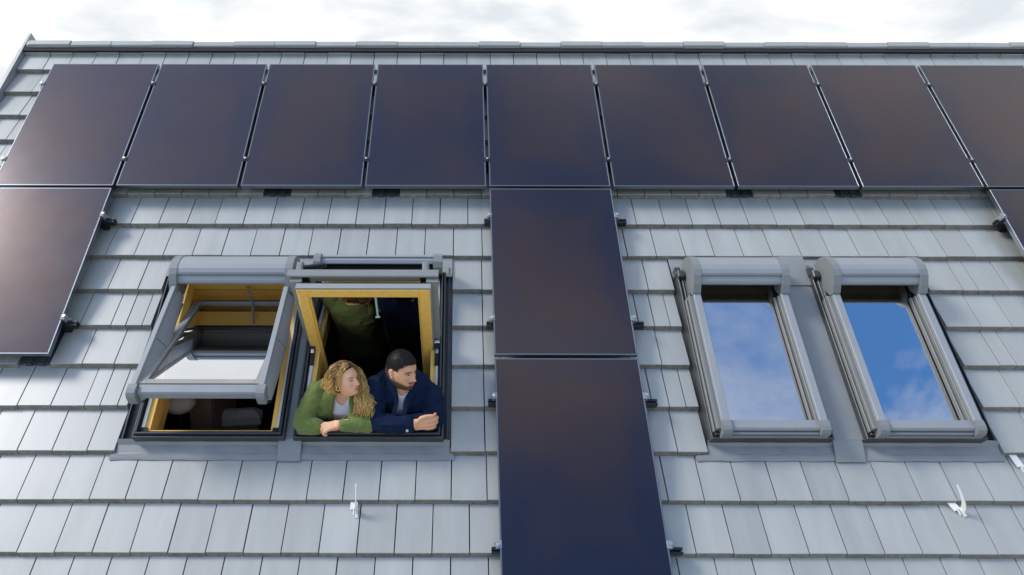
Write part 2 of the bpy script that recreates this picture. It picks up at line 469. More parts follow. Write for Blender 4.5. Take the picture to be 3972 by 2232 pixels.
for k in range(0, 21):
    yk = Y0 - G0 * k
    for a, b in joints(k):
        if b - a < 0.03: continue
        vis = 0
        for i in range(4):
            for j in range(3):
                u = a + (b - a) * (i + .5) / 4; y = yk + G0 * (j + .4) / 3
                px, py = proj(u, y, -0.14)
                if -5 < px < 3977 and -5 < py < 2237 and not hits_panel(u, y, -0.14): vis += 1
        p0 = proj(a, yk, -.13); p1 = proj(b, yk + G0, -.13)
        size = vis / 12 * abs(p1[1] - p0[1]) * abs(p1[0] - p0[0])
        kind = 'top' if k == 0 else 'tile'
        mid = (a + b) / 2
        for ba, bb in BRACKETS.get(k, []):
            if ba < mid < bb: kind = 'bracket'
        tilt = TILT if k else math.atan2(0.012, 0.262)
        M = MR @ T(a * S, (yk + rnd.uniform(-.0025, .0025)) * S, (-0.13 + rnd.uniform(-.002, .002)) * S) @ Matrix.Rotation(-tilt + rnd.uniform(-.003, .003), 4, 'X') @ Matrix.Rotation(rnd.uniform(-.004, .004), 4, 'Y') @ Matrix.Rotation(rnd.uniform(-.0025, .0025), 4, 'Z')
        cand.append((size, b - a, kind, M))
cand.sort(key=lambda c: -c[0])
rest = MB(sc=1.0)
n_tile = 0
for size, w, kind, M in cand:
    me = tile_mesh(w, kind)
    if size > 120 and (n_tile < 300 or kind == 'bracket'):
        o = obj('bracket_tile' if kind == 'bracket' else 'tile', me, roof, M)
        if kind != 'bracket': n_tile += 1
    else:
        off = len(rest.v)
        Ml = MR.inverted() @ M
        for v in me.vertices:
            q = Ml @ v.co; rest.v.append(tuple(q))
        for p in me.polygons:
            rest.face([off + q for q in p.vertices], 2 if kind == 'bracket' else p.material_index)
print('tiles as parts', n_tile, 'of', len(cand), 'visible', sum(1 for c in cand if c[0] > 120))
o = roofpart('covered_tiles', rest, ['tile_grey', 'tile_edge', 'bracket_metal'], roof); tag(o, kind='stuff')

# near-black block standing in for the shaded gap under the ridge, then ridge tiles
mb = MB(); mb.box(UL, UR, 0.335, 0.46, -0.235, -0.085); roofpart('ridge_gap_dark', mb, 'membrane', roof)
RP = 0.458
prof = [(0.385, -0.104), (0.399, -0.066), (0.406, -0.060), (0.466, -0.058), (0.475, -0.067), (0.475, -0.150), (0.467, -0.150), (0.467, -0.072), (0.409, -0.068), (0.392, -0.107)]
rm = MB(); rm.prism(prof, 0.002, RP - 0.002); ridge_me = rm.mesh('ridge_tile', 'ridge_grey')
n = 0
u = -1.90 - 7 * RP
first = MB(); first.prism(prof, UL + 0.03 - u, -0.004); first_me = first.mesh('ridge_tile', 'ridge_grey')
obj('ridge_tile', first_me, roof, MR @ T(u * S, 0, 0))
while u < UR - RP:
    dz = 0.007 * math.sin(n * 2.4 + 1) + rnd.uniform(-.003, .003)
    obj('ridge_tile', ridge_me, roof, MR @ T(u * S, 0, dz * S) @ Matrix.Rotation(rnd.uniform(-.006, .006), 4, 'Y') @ Matrix.Rotation(rnd.uniform(-.004, .004), 4, 'Z'))
    u += RP; n += 1
mb = MB(); mb.box(-2.53, -2.45, 0.362, 0.392, -0.125, -0.105); roofpart('ridge_clip', mb, 'orange_clip', roof)

# verge trim on the left gable: an upstand sheet along the slope with lapped lengths and a lower drip edge
mb = MB()
mb.box(-5.200, -5.172, -2.6, 0.60, -0.30, -0.082)
mb.box(-5.206, -5.166, -7.3, -2.55, -0.30, -0.079)
mb.box(-5.206, -5.167, -0.62, 0.36, -0.30, -0.078)
mb.box(-5.235, -5.207, -7.3, 0.47, -0.34, -0.13)
i = [mb.pt(p) for p in ((-5.2, .60, -.30), (-5.172, .60, -.30), (-5.172, .60, -.082), (-5.2, .60, -.082), (-5.2, .66, -.15), (-5.172, .66, -.15), (-5.2, .64, -.12), (-5.172, .64, -.12))]
mb.box(-5.199, -5.173, 0.60, 0.645, -4.0, -0.085)
roofpart('verge_trim', mb, 'verge_metal', roof)

# flashings: the apron below each pair of windows, the strip between them, the side gutters
def sheet(m, pts, th=0.004):
    n = len(pts)
    a = [m.pt(p) for p in pts]; b = [m.pt((p[0], p[1], p[2] - th)) for p in pts]
    m.face(a); m.face(b[::-1])
    for k in range(n): m.face((a[k], b[k], b[(k + 1) % n], a[(k + 1) % n]))
def apron(u0, u1, m):
    """three folds down onto the course below, with a rounded lower corner"""
    rows = [(-4.19, -0.118), (-4.225, -0.150), (-4.285, -0.1515), (-4.297, -0.1495), (-4.322, -0.153), (-4.337, -0.1575)]
    n = 12
    grid = []
    for (y, z) in rows:
        ua, ub = (max(u0, 1.59 if u0 > 0 else -2.846), min(u1, 3.778 if u0 > 0 else -0.348)) if y > -4.29 else (u0, u1)
        grid.append([(ua + (ub - ua) * i / n, y + (0.012 if (i in (0, n) and y < -4.35) else 0) + 0.003 * math.sin(i * 1.9 + y * 9), z + 0.002 * math.sin(i * 2.3 + y * 40)) for i in range(n + 1)])
    ids = [[m.pt(p) for p in r] for r in grid]; lo = [[m.pt((p[0], p[1], p[2] - .005)) for p in r] for r in grid]
    for r in range(len(rows) - 1):
        for i in range(n):
            m.face((ids[r][i], ids[r + 1][i], ids[r + 1][i + 1], ids[r][i + 1])); m.face((lo[r][i], lo[r][i + 1], lo[r + 1][i + 1], lo[r + 1][i]))
    for i in range(n): m.face((ids[-1][i], lo[-1][i], lo[-1][i + 1], ids[-1][i + 1]))
for u0, u1 in ((-2.885, -1.60), (-1.53, -0.315), (1.49, 2.56), (2.705, 3.79)):
    mb = MB(); apron(u0, u1, mb); roofpart('flashing_apron', mb, 'flashing', roof)
for u0, u1 in ((-1.632, -1.46), (2.525, 2.745)):
    mb = MB(); sheet(mb, [(u0, -4.347, -0.148), (u1, -4.347, -0.148), (u1, -4.19, -0.108), (u0, -4.19, -0.108)], .006); roofpart('flashing_strip', mb, 'flashing', roof)
mb = MB(); sheet(mb, [(2.50, -4.19, -0.106), (2.755, -4.19, -0.106), (2.755, -2.52, -0.106), (2.50, -2.52, -0.106)]); roofpart('flashing_strip', mb, 'flashing', roof)
mb = MB(); sheet(mb, [(-1.585, -4.19, -0.106), (-1.51, -4.19, -0.106), (-1.51, -2.52, -0.106), (-1.585, -2.52, -0.106)]); roofpart('flashing_strip', mb, 'flashing', roof)
mb = MB(); sheet(mb, [(2.55, -2.80, -0.094), (2.755, -2.80, -0.094), (2.755, -2.50, -0.084), (2.55, -2.50, -0.084)], .006); roofpart('flashing_strip', mb, 'flashing', roof)
mb = MB(); sheet(mb, [(-2.85, -2.70, -0.12), (-0.342, -2.70, -0.12), (-0.342, -2.46, -0.16), (-2.85, -2.46, -0.16)]); roofpart('flashing_strip', mb, 'flashing', roof)
mb = MB(); sheet(mb, [(1.585, -2.70, -0.12), (3.785, -2.70, -0.12), (3.785, -2.46, -0.16), (1.585, -2.46, -0.16)]); roofpart('flashing_strip', mb, 'flashing', roof)
for u0, u1, sgn in ((-2.852, -2.715, -1), (-0.395, -0.342, 1), (1.583, 1.60, -1), (3.65, 3.785, 1)):
    mb = MB(); mb.box(min(u0, u1), max(u0, u1), -4.19, -2.52, -0.19, -0.17)
    e = u0 if sgn < 0 else u1
    c = e + 0.03 * (-sgn); mb.box(min(c, c + .008), max(c, c + .008), -4.20, -2.6, -0.171, -0.125)
    roofpart('flashing_gutter', mb, 'cladding_dark', roof)
# ---------------------------------------------------------------- solar panels
def panel_meshes():
    d, lip = 0.043, 0.0105
    f = MB()
    f.box(0, PW, -lip, 0, -d, 0, 0, 0.0012); f.box(0, PW, -PL, -PL + lip, -d, 0, 0, 0.0012)
    f.box(0, lip, -PL + lip, -lip, -d, 0, 0, 0.0012); f.box(PW - lip, PW, -PL + lip, -lip, -d, 0, 0, 0.0012)
    gl = MB(); gl.box(lip, PW - lip, -PL + lip, -lip, -0.012, -0.0018)
    return f.mesh('frame', 'frame_edge'), gl.mesh('glass', 'solar_glass')
pf_me, pg_me = panel_meshes()
# clamps: a plate over the frame edge, a stem, a bolt
cl = MB(); cl.box(-0.030, 0.030, -0.026, 0.026, -0.006, 0.005, 0, .002); cl.box(-0.009, 0.009, -0.022, 0.022, -0.07, -0.006)
mid_me = cl.mesh('clamp', 'black_metal')
cl = MB(); cl.box(-0.012, 0.026, -0.026, 0.026, -0.004, 0.006, 0, .002); cl.box(0.004, 0.026, -0.024, 0.024, -0.06, -0.004); cl.box(0.004, 0.04, -.024, .024, -.064, -.050)
end_me = cl.mesh('clamp', 'alu_grey')
bo = MB(); bo.tube([(0, 0, 0.004), (0, 0, 0.016)], 0.012, 10); bolt_me = bo.mesh('bolt', 'steel')
names_top = ['far left', 'second', 'third', 'fourth', 'fifth', 'sixth', 'seventh', 'eighth', 'far right']
labels = {
 (0, 0): 'black solar panel at the left end of the top row beside the gable edge',
 (1, 0): 'black solar panel second from the left in the top row',
 (2, 0): 'black solar panel third from the left in the top row, above the half open window',
 (3, 0): 'black solar panel fourth in the top row, above the window with the couple',
 (4, 0): 'black solar panel in the top row heading the middle column of three',
 (5, 0): 'black solar panel in the top row just right of the middle column',
 (6, 0): 'black solar panel in the top row above the left one of the two closed windows',
 (7, 0): 'black solar panel in the top row above the right one of the two closed windows',
 (8, 0): 'black solar panel at the right end of the top row, cut by the frame',
 (0, 1): 'black solar panel in the second row at the left picture edge',
 (4, 1): 'black solar panel in the middle of the central column of three',
 (8, 1): 'black solar panel showing only a dark wedge at the right picture edge',
 (4, 2): 'black solar panel lowest in the central column, cut by the bottom picture edge'}
OFFS = (0.32, 1.41)
proto = None
for (c, r) in PANELS:
    u0, u1, y0, y1 = panel_rect(c, r)
    M = MR @ T(u0 * S, y1 * S, 0)
    if proto is None:
        p = bpy.data.objects.new('solar_panel', None); f = bpy.data.objects.new('frame', pf_me); gl = bpy.data.objects.new('glass', pg_me)
        proto = (p, f, gl)
    else:
        p, f, gl = [q.copy() for q in proto]
    put(p, None, M); tag(p, labels[(c, r)], 'solar panel', 'black solar panels on the roof')
    put(f, p, M); put(gl, p, M)
    for off in OFFS:
        spots = []
        if r == 0 and c < 8: spots.append((PW + PG / 2, mid_me, 1))
        if r == 0 and c == 0: spots.append((0, end_me, -1))
        if r > 0: spots += [(0, end_me, -1), (PW, end_me, 1)]
        if r == 0 and c == 8: spots.append((PW, end_me, 1))
        for du, me, sg in spots:
            R = Matrix.Rotation(math.pi if sg < 0 else 0, 4, 'Z')
            Mc = M @ T(du * S, -off * S, 0) @ R
            k = obj('clamp', me, p, Mc)
            obj('bolt', bolt_me, k, Mc @ T((0.0 if me is mid_me else 0.015) * S, 0.004 * S, 0))
# mounting rails under the modules
def rail(u0, u1, y, label):
    m = MB()
    m.box(u0, u1, y - 0.024, y - 0.006, -0.088, -0.0445); m.box(u0, u1, y + 0.006, y + 0.024, -0.088, -0.0445); m.box(u0, u1, y - 0.024, y + 0.024, -0.100, -0.0882)
    o = roofpart('mounting_rail', m, 'black_metal', None)
    tag(o, label, 'mounting rail', 'black rails under the solar panels')
    nn = max(2, int((u1 - u0) / 1.1) + 1)
    for i in range(nn):
        uu = u0 + 0.12 + (u1 - u0 - 0.24) * i / (nn - 1)
        k = MB(); k.box(uu - 0.03, uu + 0.03, y - 0.02, y + 0.02, -0.19, -0.1003); roofpart('roof_hook', k, 'black_metal', o)
a0 = panel_rect(0, 0)[0]; b8 = panel_rect(8, 0)[1]
rail(a0 - 0.05, b8 + 0.09, -OFFS[0], 'long black rail under the upper part of the top panel row')
rail(a0 - 0.05, b8 + 0.09, -OFFS[1], 'long black rail under the lower part of the top panel row')
rl = {(0, 1): 'left lower panel beside the window', (4, 1): 'middle panel of the central column', (8, 1): 'panel at the right picture edge', (4, 2): 'lowest panel of the central column'}
for (c, r) in PANELS:
    if r == 0: continue
    u0, u1, y0, y1 = panel_rect(c, r)
    for off, wh in zip(OFFS, ('upper', 'lower')):
        rail(u0 - 0.055, u1 + 0.105, y1 - off - 0.03, 'short black rail showing at the %s sides of the %s' % (wh, rl[(c, r)]))
# white specks of dirt are left to the glass; snow hooks follow
def snow_hook(u, y, rot, label, flip=1):
    M = MR @ T(u * S, y * S, -0.165 * S) @ Matrix.Rotation(rot, 4, 'Z')
    root = empty('snow_hook', M, label, 'snow hook', 'white metal snow hooks on the roof')
    m = MB()
    th = 0.004
    # flat strap leaving from under the tile above
    pr_ = [(0.16, 0.002), (0.0, 0.010), (-0.040, 0.012), (-0.040, 0.017), (0.0, 0.015), (0.16, 0.007)]
    m.prism(pr_, -0.026, 0.026)
    put(bpy.data.objects.new('strap', m.mesh('strap', 'white_steel')), root, M)
    # upright blade: a curved fin seen nearly edge-on
    b = MB()
    n = 12; pts_o = []; pts_i = []
    for i in range(n + 1):
        t = i / n
        yy = -0.060 + 0.155 * t ** 1.15; zz2 = 0.014 + 0.060 * (1 - math.exp(-5 * t)) + 0.085 * t
        wd = 0.020 * (1 - t) ** 0.8 + 0.006
        pts_o.append((yy - wd * 0.7, zz2 + wd * .2)); pts_i.append((yy + wd * 0.7, zz2 - wd * .2))
    prof = pts_o + pts_i[::-1]
    b.prism(prof, 0.020, 0.0275)
    b.prism([(-0.040, 0.012), (-0.095, 0.004), (-0.100, 0.014), (-0.06, 0.03), (-0.035, 0.022)], 0.014, 0.034)
    b.prism([(-0.030, 0.012), (-0.075, 0.002), (-0.080, 0.010), (-0.03, 0.026)], -0.004, 0.006)
    put(bpy.data.objects.new('blade', b.mesh('blade', 'white_steel')), root, M)
snow_hook(-1.03, -4.66, 0.0, 'white snow hook on the tiles below the window with the couple')
snow_hook(3.265, -4.66, 0.42, 'white snow hook on the tiles below the right closed window')
snow_hook(3.87, -4.34, 0.2, 'white snow hook cut by the right picture edge, beside the closed window corner')
# ---------------------------------------------------------------- roof windows
def glass_box(m, *a):
    m.box(*a)
    m.mi[-6:] = [1, 0, 1, 1, 1, 1]
def frame_mesh(u0, u1):
    m = MB()
    def ring(a, z0, z1, w, mi):
        x0, x1, y0, y1 = u0 + a, u1 - a, WY0 + a, WY1 - a
        m.box(x0, x1, y0, y0 + w, z0, z1, mi, .004); m.box(x0, x1, y1 - w, y1, z0, z1, mi, .004)
        m.box(x0, x0 + w, y0 + w, y1 - w, z0, z1, mi, .004); m.box(x1 - w, x1, y0 + w, y1 - w, z0, z1, mi, .004)
    ring(0.0, -0.26, -0.050, 0.016, 0)
    ring(0.016, -0.26, -0.066, 0.008, 1)
    ring(0.024, -0.26, -0.030, 0.014, 0)
    ring(0.038, -0.26, -0.058, 0.017, 1)
    return m.mesh('roof_window', ['cladding_dark', 'rubber'])
def window(u0, u1, label):
    w = obj('roof_window', frame_mesh(u0, u1), house, MR)
    w['label'] = label
    a0, a1, b0, b1 = u0 + 0.055, u1 - 0.055, WY0 + 0.055, WY1 - 0.055
    D = 0.42; t = 0.03
    m = MB()
    m.box(a0 - t, a0, b0, b1, -D, -0.075); m.box(a1, a1 + t, b0, b1, -D, -0.075)
    m.box(a0 - t, a1 + t, b1, b1 + t, -D, -0.0755); m.box(a0 - t, a1 + t, b0 - t, b0, -D, -0.0755)
    roofpart('lining', m, 'wood', w)
    # wooden inner frame, with a pale painted step in front of it
    m = MB()
    m.box(a0, a0 + .058, b0, b1, -0.20, -0.078); m.box(a1 - .058, a1, b0, b1, -0.20, -0.078)
    m.box(a0 + .058, a1 - .058, b0, b0 + .014, -0.20, -0.080); m.box(a0 + .058, a1 - .058, b1 - .03, b1, -0.20, -0.079)
    roofpart('inner_frame', m, 'wood', w)
    for p, q in ((a0 - .003, a0 + .020), (a1 - .014, a1 + .003)):
        m = MB(); m.box(p, q, b0 + .03, b1 - .03, -0.0775, -0.060); roofpart('frame_step', m, 'white_paint', w)
    return w
HOOD = [(-2.615, -0.06), (-2.62, 0.04), (-2.640, 0.090), (-2.675, 0.128), (-2.72, 0.155), (-2.77, 0.168), (-2.815, 0.168), (-2.85, 0.156), (-2.862, 0.142),
        (-2.858, 0.128), (-2.870, 0.126), (-2.900, 0.112), (-2.915, 0.098), (-2.916, 0.078), (-2.90, 0.066), (-2.72, 0.055), (-2.70, -0.02)]
CHEEK = [(-2.610, -0.06), (-2.614, 0.042), (-2.635, 0.094), (-2.671, 0.133), (-2.717, 0.160), (-2.77, 0.173), (-2.82, 0.173), (-2.87, 0.158), (-2.935, 0.112),
         (-2.985, 0.064), (-2.985, 0.02), (-2.90, -0.03), (-2.7, -0.05)]
def hood(w, r0, r1, dz=0.0, M=None, dy=0.0):
    h = [(y + dy, z + dz * (1 if z > 0.03 else .2)) for y, z in HOOD]; c = [(y + dy, z + dz * (1 if z > 0.03 else .2)) for y, z in CHEEK]
    m = MB(); m.prism(h[::-1], r0 + .055, r1 - .055); roofpart('hood', m, 'alu_light', w)
    for a, b in ((r0 - .006, r0 + .056), (r1 - .056, r1 + .006)):
        m = MB(); m.prism(c[::-1], a, b)
        o = roofpart('hood_cheek', m, 'plastic_grey', w)
def closed_window(u0, u1, label):
    w = window(u0, u1, label)
    r0, r1 = u0 + 0.063, u1 - 0.063
    hood(w, r0, r1)
    yb, yt = -4.13, -2.98
    for s, (a, b) in enumerate(((r0, r0 + .060), (r1 - .060, r1))):
        m = MB(); m.box(a, b, yb, yt, -0.02, 0.05, 0, .004)
        roofpart('shutter_rail', m, 'alu_light', w)
        if s == 0:
            cov = [(a - .034, a - .002, yb - .02, yt, 0.014), (a - .052, a - .040, yb - .03, yt - .02, -0.012), (b + .001, b + .014, yb, yt, 0.000)]
        else:
            cov = [(b + .002, b + .034, yb - .02, yt, 0.014), (b + .040, b + .052, yb - .03, yt - .02, -0.012), (a - .012, a - .001, yb, yt, 0.020), (a - .034, a - .022, yb, yt, -0.008)]
        for (p, q, ya, yc, zt_) in cov:
            m = MB(); m.box(p, q, ya, yc, -0.045, zt_, 0, .003); roofpart('side_cover', m, 'cover_grey', w)
        m = MB()
        cap = [(-4.10, -0.03), (-4.10, 0.053), (-4.145, 0.057), (-4.175, 0.050), (-4.195, 0.030), (-4.203, 0.0), (-4.203, -0.06), (-4.18, -0.075)]
        m.prism(cap, a - .004, b + .004); roofpart('end_cap', m, 'plastic_grey', w)
    m = MB(); m.prism([(-4.085, -0.03), (-4.085, 0.018), (-4.150, 0.030), (-4.165, 0.020), (-4.170, -0.02)][::1], r0 + .064, r1 - .064)
    roofpart('bottom_bar', m, 'alu_grey', w)
    m = MB(); m.box(r0 + .064, r1 - .064, -4.192, -4.172, -0.05, 0.004, 0, .004); m.tube([(r0 + .06, -4.198, -0.03), (r1 - .06, -4.198, -0.03)], 0.010, 8)
    roofpart('drip_profile', m, 'cover_grey', w)
    # sash and pane
    g0, g1, y0, y1 = r0 + .068, r1 - .058, -4.10, -2.76
    m = MB()
    m.box(g0 - .05, g0 + .004, y0, y1, -0.10, -0.036); m.box(g1 - .004, g1 + .05, y0, y1, -0.10, -0.036)
    m.box(g0 + .004, g1 - .004, y1 - .03, y1, -0.10, -0.036); m.box(g0 + .004, g1 - .004, y0 - .02, y0 + .016, -0.10, -0.036)
    roofpart('sash', m, 'black_metal', w)
    m = MB(); glass_box(m, g0 - .002, g1 + .002, y0 + .010, y1 - .022, -0.062, -0.052); roofpart('glass', m, ['window_glass', 'clear'], w)
    # wooden inner side of the sash, seen through the pane
    m = MB()
    m.box(g0 - .03, g0 + .045, y0 + .02, y1 - .03, -0.16, -0.110); m.box(g1 - .045, g1 + .03, y0 + .02, y1 - .03, -0.16, -0.110)
    m.box(g0 + .045, g1 - .045, y1 - .145, y1 - .031, -0.16, -0.0655); m.box(g0 + .045, g1 - .045, y0 + .0, y0 + .07, -0.16, -0.108)
    roofpart('sash_wood', m, 'wood', w)
    # top corner of the gutter, bent up
    m = MB(); m.box(u0 - .010, u0 + .045, -2.775, -2.71, -0.045, 0.004, 0, .006); m.box(u0 - .008, u0 + .040, -2.72, -2.64, -0.16, -0.06)
    roofpart('gutter_end', m, 'cladding_dark', w)
    return w
closed_window(*WINS[2], 'closed roof window of the right pair, nearer the middle, pale cloud mirrored in its pane')
closed_window(*WINS[3], 'closed roof window furthest right, blue sky mirrored in its pane')

# ---- left window: sash swung half open, its shutter frame pushed out at the bottom
w1 = window(*WINS[0], 'half open roof window on the left, its sash tilted out at the bottom')
R0, R1 = -2.645, -1.650
hood(w1, R0, R1, 0.055, dy=-0.04)
yt, zt, yb, zb = -2.99, 0.145, -4.02, 0.335
dl = math.hypot(yb - yt, zb - zt); tr = ((yb - yt) / dl, (zb - zt) / dl); nr = (-tr[1] * -1, tr[0] * -1)
nr = (tr[1], -tr[0])
if nr[1] < 0: nr = (-nr[0], -nr[1])
def rxf(a, b, c): return (a, yt + b * tr[0] + c * nr[0], zt + b * tr[1] + c * nr[1])
for a, b, s in ((R0 + .012, R0 + .052, -1), (R1 - .062, R1 - .022, 1)):
    m = MB(rxf); m.box(a, b, 0.0, dl - .06, -0.022, 0.012, 0, .004); roofpart('shutter_rail', m, 'alu_light', w1)
    # flared web below the rail, in two lengths with a joint between them
    for q, (b0, b1, d0, d1) in enumerate(((0.0, dl * .50, 0.10, 0.15), (dl * .50 + .008, dl - .03, 0.15, 0.11))):
        m = MB(rxf); nn = 5; A_ = []
        for e_, dd in ((b0, d0), (b1, d1)):
            prof_l, prof_r = [], []
            for i in range(nn + 1):
                f = i / nn; wv = 0.046 * math.sin(f * 1.45) * dd / 0.15
                prof_l.append((a + .003 - wv * .45, e_, -0.0225 - dd * f)); prof_r.append((b - .003 + wv, e_, -0.0225 - dd * f))
            A_.append([m.pt(p) for p in prof_l + prof_r[::-1]])
        n2 = len(A_[0])
        m.face(A_[0]); m.face(A_[1][::-1])
        for i in range(n2): m.face((A_[0][i], A_[1][i], A_[1][(i + 1) % n2], A_[0][(i + 1) % n2]))
        roofpart('rail_cover', m, 'alu_light', w1)
    m = MB(rxf); m.box(a + .002, b + .012, 0.02, dl - .04, -0.185, -0.176); roofpart('seal', m, 'rubber', w1)
    m = MB(rxf)
    cap = [(dl - .065, 0.016), (dl - .02, 0.020), (dl + .012, 0.012), (dl + .032, -0.012), (dl + .036, -0.05), (dl + .030, -0.10), (dl - .01, -0.105), (dl - .065, -0.04)]
    m.prism(cap, a - .008, b + .014); roofpart('end_cap', m, 'plastic_grey', w1)
m = MB(rxf); m.prism([(dl - .075, -0.03), (dl - .072, -0.004), (dl - .012, -0.010), (dl - .002, -0.022), (dl - .002, -0.075), (dl - .06, -0.075)], R0 + .070, R1 - .066); roofpart('bottom_bar', m, 'alu_grey', w1)
# sash
Pv = (-3.42, 0.010); tt = (0.881, -0.473); nn_ = (0.473, 0.881)
def sxf(a, b, c): return (a, Pv[0] + b * tt[0] + c * nn_[0], Pv[1] + b * tt[1] + c * nn_[1])
s0, s1, bl, bh = -2.600, -1.695, -0.60, 0.625
m = MB(sxf)
m.box(s0, s0 + .062, bl, bh, 0.004, 0.024, 0, .003); m.box(s1 - .062, s1, bl, bh, 0.004, 0.024, 0, .003); m.box(s0 + .062, s1 - .062, bl, bl + .05, 0.004, 0.024)
roofpart('sash', m, 'cladding_beige', w1)
m = MB(sxf); m.box(s0 + .03, s1 - .03, bh - .028, bh + .004, 0.002, 0.020, 0, .003); roofpart('sash_trim', m, 'alu_light', w1)
m = MB(sxf); glass_box(m, s0 + .05, s1 - .05, bl + .03, bh - .026, -0.006, 0.003); roofpart('glass', m, ['tilted_glass', 'clear'], w1)
m = MB(sxf)
m.box(s0 + .004, s0 + .075, bl, bh, -0.055, -0.007); m.box(s1 - .075, s1 - .004, bl, bh, -0.055, -0.007)
m.box(s0 + .075, s1 - .075, bh - .075, bh, -0.055, -0.007); m.box(s0 + .075, s1 - .075, bl, bl + .075, -0.055, -0.007)
roofpart('sash_wood', m, 'wood', w1)
m = MB(); m.tube([(-2.10, -2.82, -0.10), (-2.085, -2.92, -0.30), (-2.08, -3.0, -0.42)], 0.011, 8); roofpart('control_rod', m, 'plastic_grey', w1)
for uu in (WINS[0][0] + .075, WINS[0][1] - .075):
    m = MB(); m.box(uu - .022, uu + .022, WY0 + .058, WY0 + .085, -0.083, -0.066); roofpart('corner_plate', m, 'black_metal', w1)

# ---- window with the couple: sash turned inside out about its middle
w2 = window(*WINS[1], 'wide open roof window with the couple, its sash turned inside out to show the wood')
A = math.radians(81); ta = (math.cos(A), math.sin(A)); na = (-math.sin(A), math.cos(A))
def oxf(a, b, c): return (a, -3.41 + b * ta[0] + c * na[0], 0.0 + b * ta[1] + c * na[1])
q0, q1, HL = -1.470, -0.492, 0.635
m = MB(oxf)
fw = 0.078
for (a, b, c, d) in ((q0, q0 + fw, -HL, HL), (q1 - fw, q1, -HL, HL), (q0 + fw, q1 - fw, HL - fw, HL), (q0 + fw, q1 - fw, -HL, -HL + fw)):
    m.box(a, b, c, d, -0.012, 0.034, 0, .004)
roofpart('sash_wood', m, 'wood', w2)
m = MB(oxf)
g2 = 0.014
for (a, b, c, d) in ((q0 + fw, q0 + fw + g2, -HL + fw, HL - fw), (q1 - fw - g2, q1 - fw, -HL + fw, HL - fw), (q0 + fw + g2, q1 - fw - g2, HL - fw - g2, HL - fw), (q0 + fw + g2, q1 - fw - g2, -HL + fw, -HL + fw + g2)):
    m.box(a, b, c, d, -0.008, 0.018)
roofpart('glazing_bead', m, 'wood', w2)
m = MB(oxf); glass_box(m, q0 + fw - .002, q1 - fw + .002, -HL + fw - .002, HL - fw + .002, -0.004, 0.003); roofpart('glass', m, ['open_glass', 'clear'], w2)
m = MB(oxf); m.box(q0 - .004, q1 + .004, HL + .002, HL + .016, -0.020, 0.026); m.box(q0 - .010, q0 - .001, -HL, HL, -0.02, 0.022); m.box(q1 + .001, q1 + .010, -HL, HL, -0.02, 0.022)
roofpart('sash_trim', m, 'alu_light', w2)
for a, b in ((q0 - .052, q0 + .03), (q1 - .03, q1 + .058)):
    m = MB(oxf); m.box(a, b, -0.10, HL + .02, -0.075, -0.036); roofpart('sash_cladding', m, 'cladding_beige', w2)
m = MB(oxf); m.box(q0 + .032, q1 - .032, -HL + .03, HL - .02, -0.060, -0.040); roofpart('shutter_curtain', m, 'black_metal', w2)
m = MB(oxf); m.box(q0 + .08, q1 - .08, HL - .035, HL + .029, -0.120, -0.085, 0, .004); roofpart('bottom_bar', m, 'cladding_beige', w2)
m = MB(oxf); m.box(q0 - .075, q1 + .060, HL + .030, HL + .050, -0.135, -0.062, 0, .006); roofpart('cover_strip', m, 'plastic_grey', w2)
for a, b in ((q0 - .055, q0 + .072), (q1 - .075, q1 + .06)):
    m = MB(oxf); m.box(a, b, HL - .06, HL + .029, -0.125, -0.078, 0, .004); roofpart('bracket', m, 'black_metal', w2)
for a in (q0 - .02, q1 - .012):
    m = MB(oxf); m.box(a, a + .03, HL - .01, HL + .015, -0.078, -0.069); roofpart('bracket_plug', m, 'sticker_white', w2)
for a in (q0 + .035, q1 - .06):
    m = MB(oxf); m.box(a, a + .028, HL - .055, HL - .035, -0.078, -0.062); roofpart('bracket_plug', m, 'wood', w2)
# hood, stripped of its shutter
ho = [(-2.60, -0.06), (-2.605, 0.05), (-2.625, 0.095), (-2.66, 0.118), (-2.665, 0.105), (-2.690, 0.108), (-2.715, 0.095), (-2.71, 0.075), (-2.66, 0.06), (-2.655, -0.03)]
m = MB(); m.prism(ho[::-1], -1.455, -0.50); roofpart('hood', m, 'alu_light', w2)
ck = [(-2.60, -0.06), (-2.598, 0.06), (-2.62, 0.108), (-2.665, 0.135), (-2.72, 0.13), (-2.76, 0.10), (-2.77, 0.04), (-2.72, -0.05)]
for a, b in ((-1.512, -1.452), (-0.502, -0.425)):
    m = MB(); m.prism(ck[::-1], a, b); roofpart('hood_cheek', m, 'plastic_grey', w2)
m = MB(); m.box(-1.45, -0.50, -2.735, -2.66, -0.03, 0.03); roofpart('shutter_slot', m, 'rubber', w2)
m = MB(); m.box(-1.45, -0.47, -2.765, -2.737, -0.058, 0.028); roofpart('head_plate', m, 'cladding_dark', w2)
m = MB()
m.box(-1.075, -0.955, -2.769, -2.766, -0.03, 0.022); stk = roofpart('sticker', m, 'sticker_white', w2)
m = MB()
def bar2(x0, z0, x1, z1, wd):
    dxx, dzz = x1 - x0, z1 - z0; l_ = math.hypot(dxx, dzz); px_, pz_ = -dzz / l_ * wd, dxx / l_ * wd
    i = [m.pt(p) for p in ((x0 - px_, -2.7704, z0 - pz_), (x1 - px_, -2.7704, z1 - pz_), (x1 + px_, -2.7704, z1 + pz_), (x0 + px_, -2.7704, z0 + pz_))]; m.face(i)
bar2(-1.06, -0.026, -1.046, 0.015, .003); bar2(-1.046, 0.015, -1.028, 0.015, .003); bar2(-1.028, 0.015, -1.036, -0.02, .003); bar2(-1.05, -0.01, -1.03, 0.003, .003)
obj('sticker_print', m.mesh('sticker_print', 'sticker_red'), w2, MR)
m = MB()
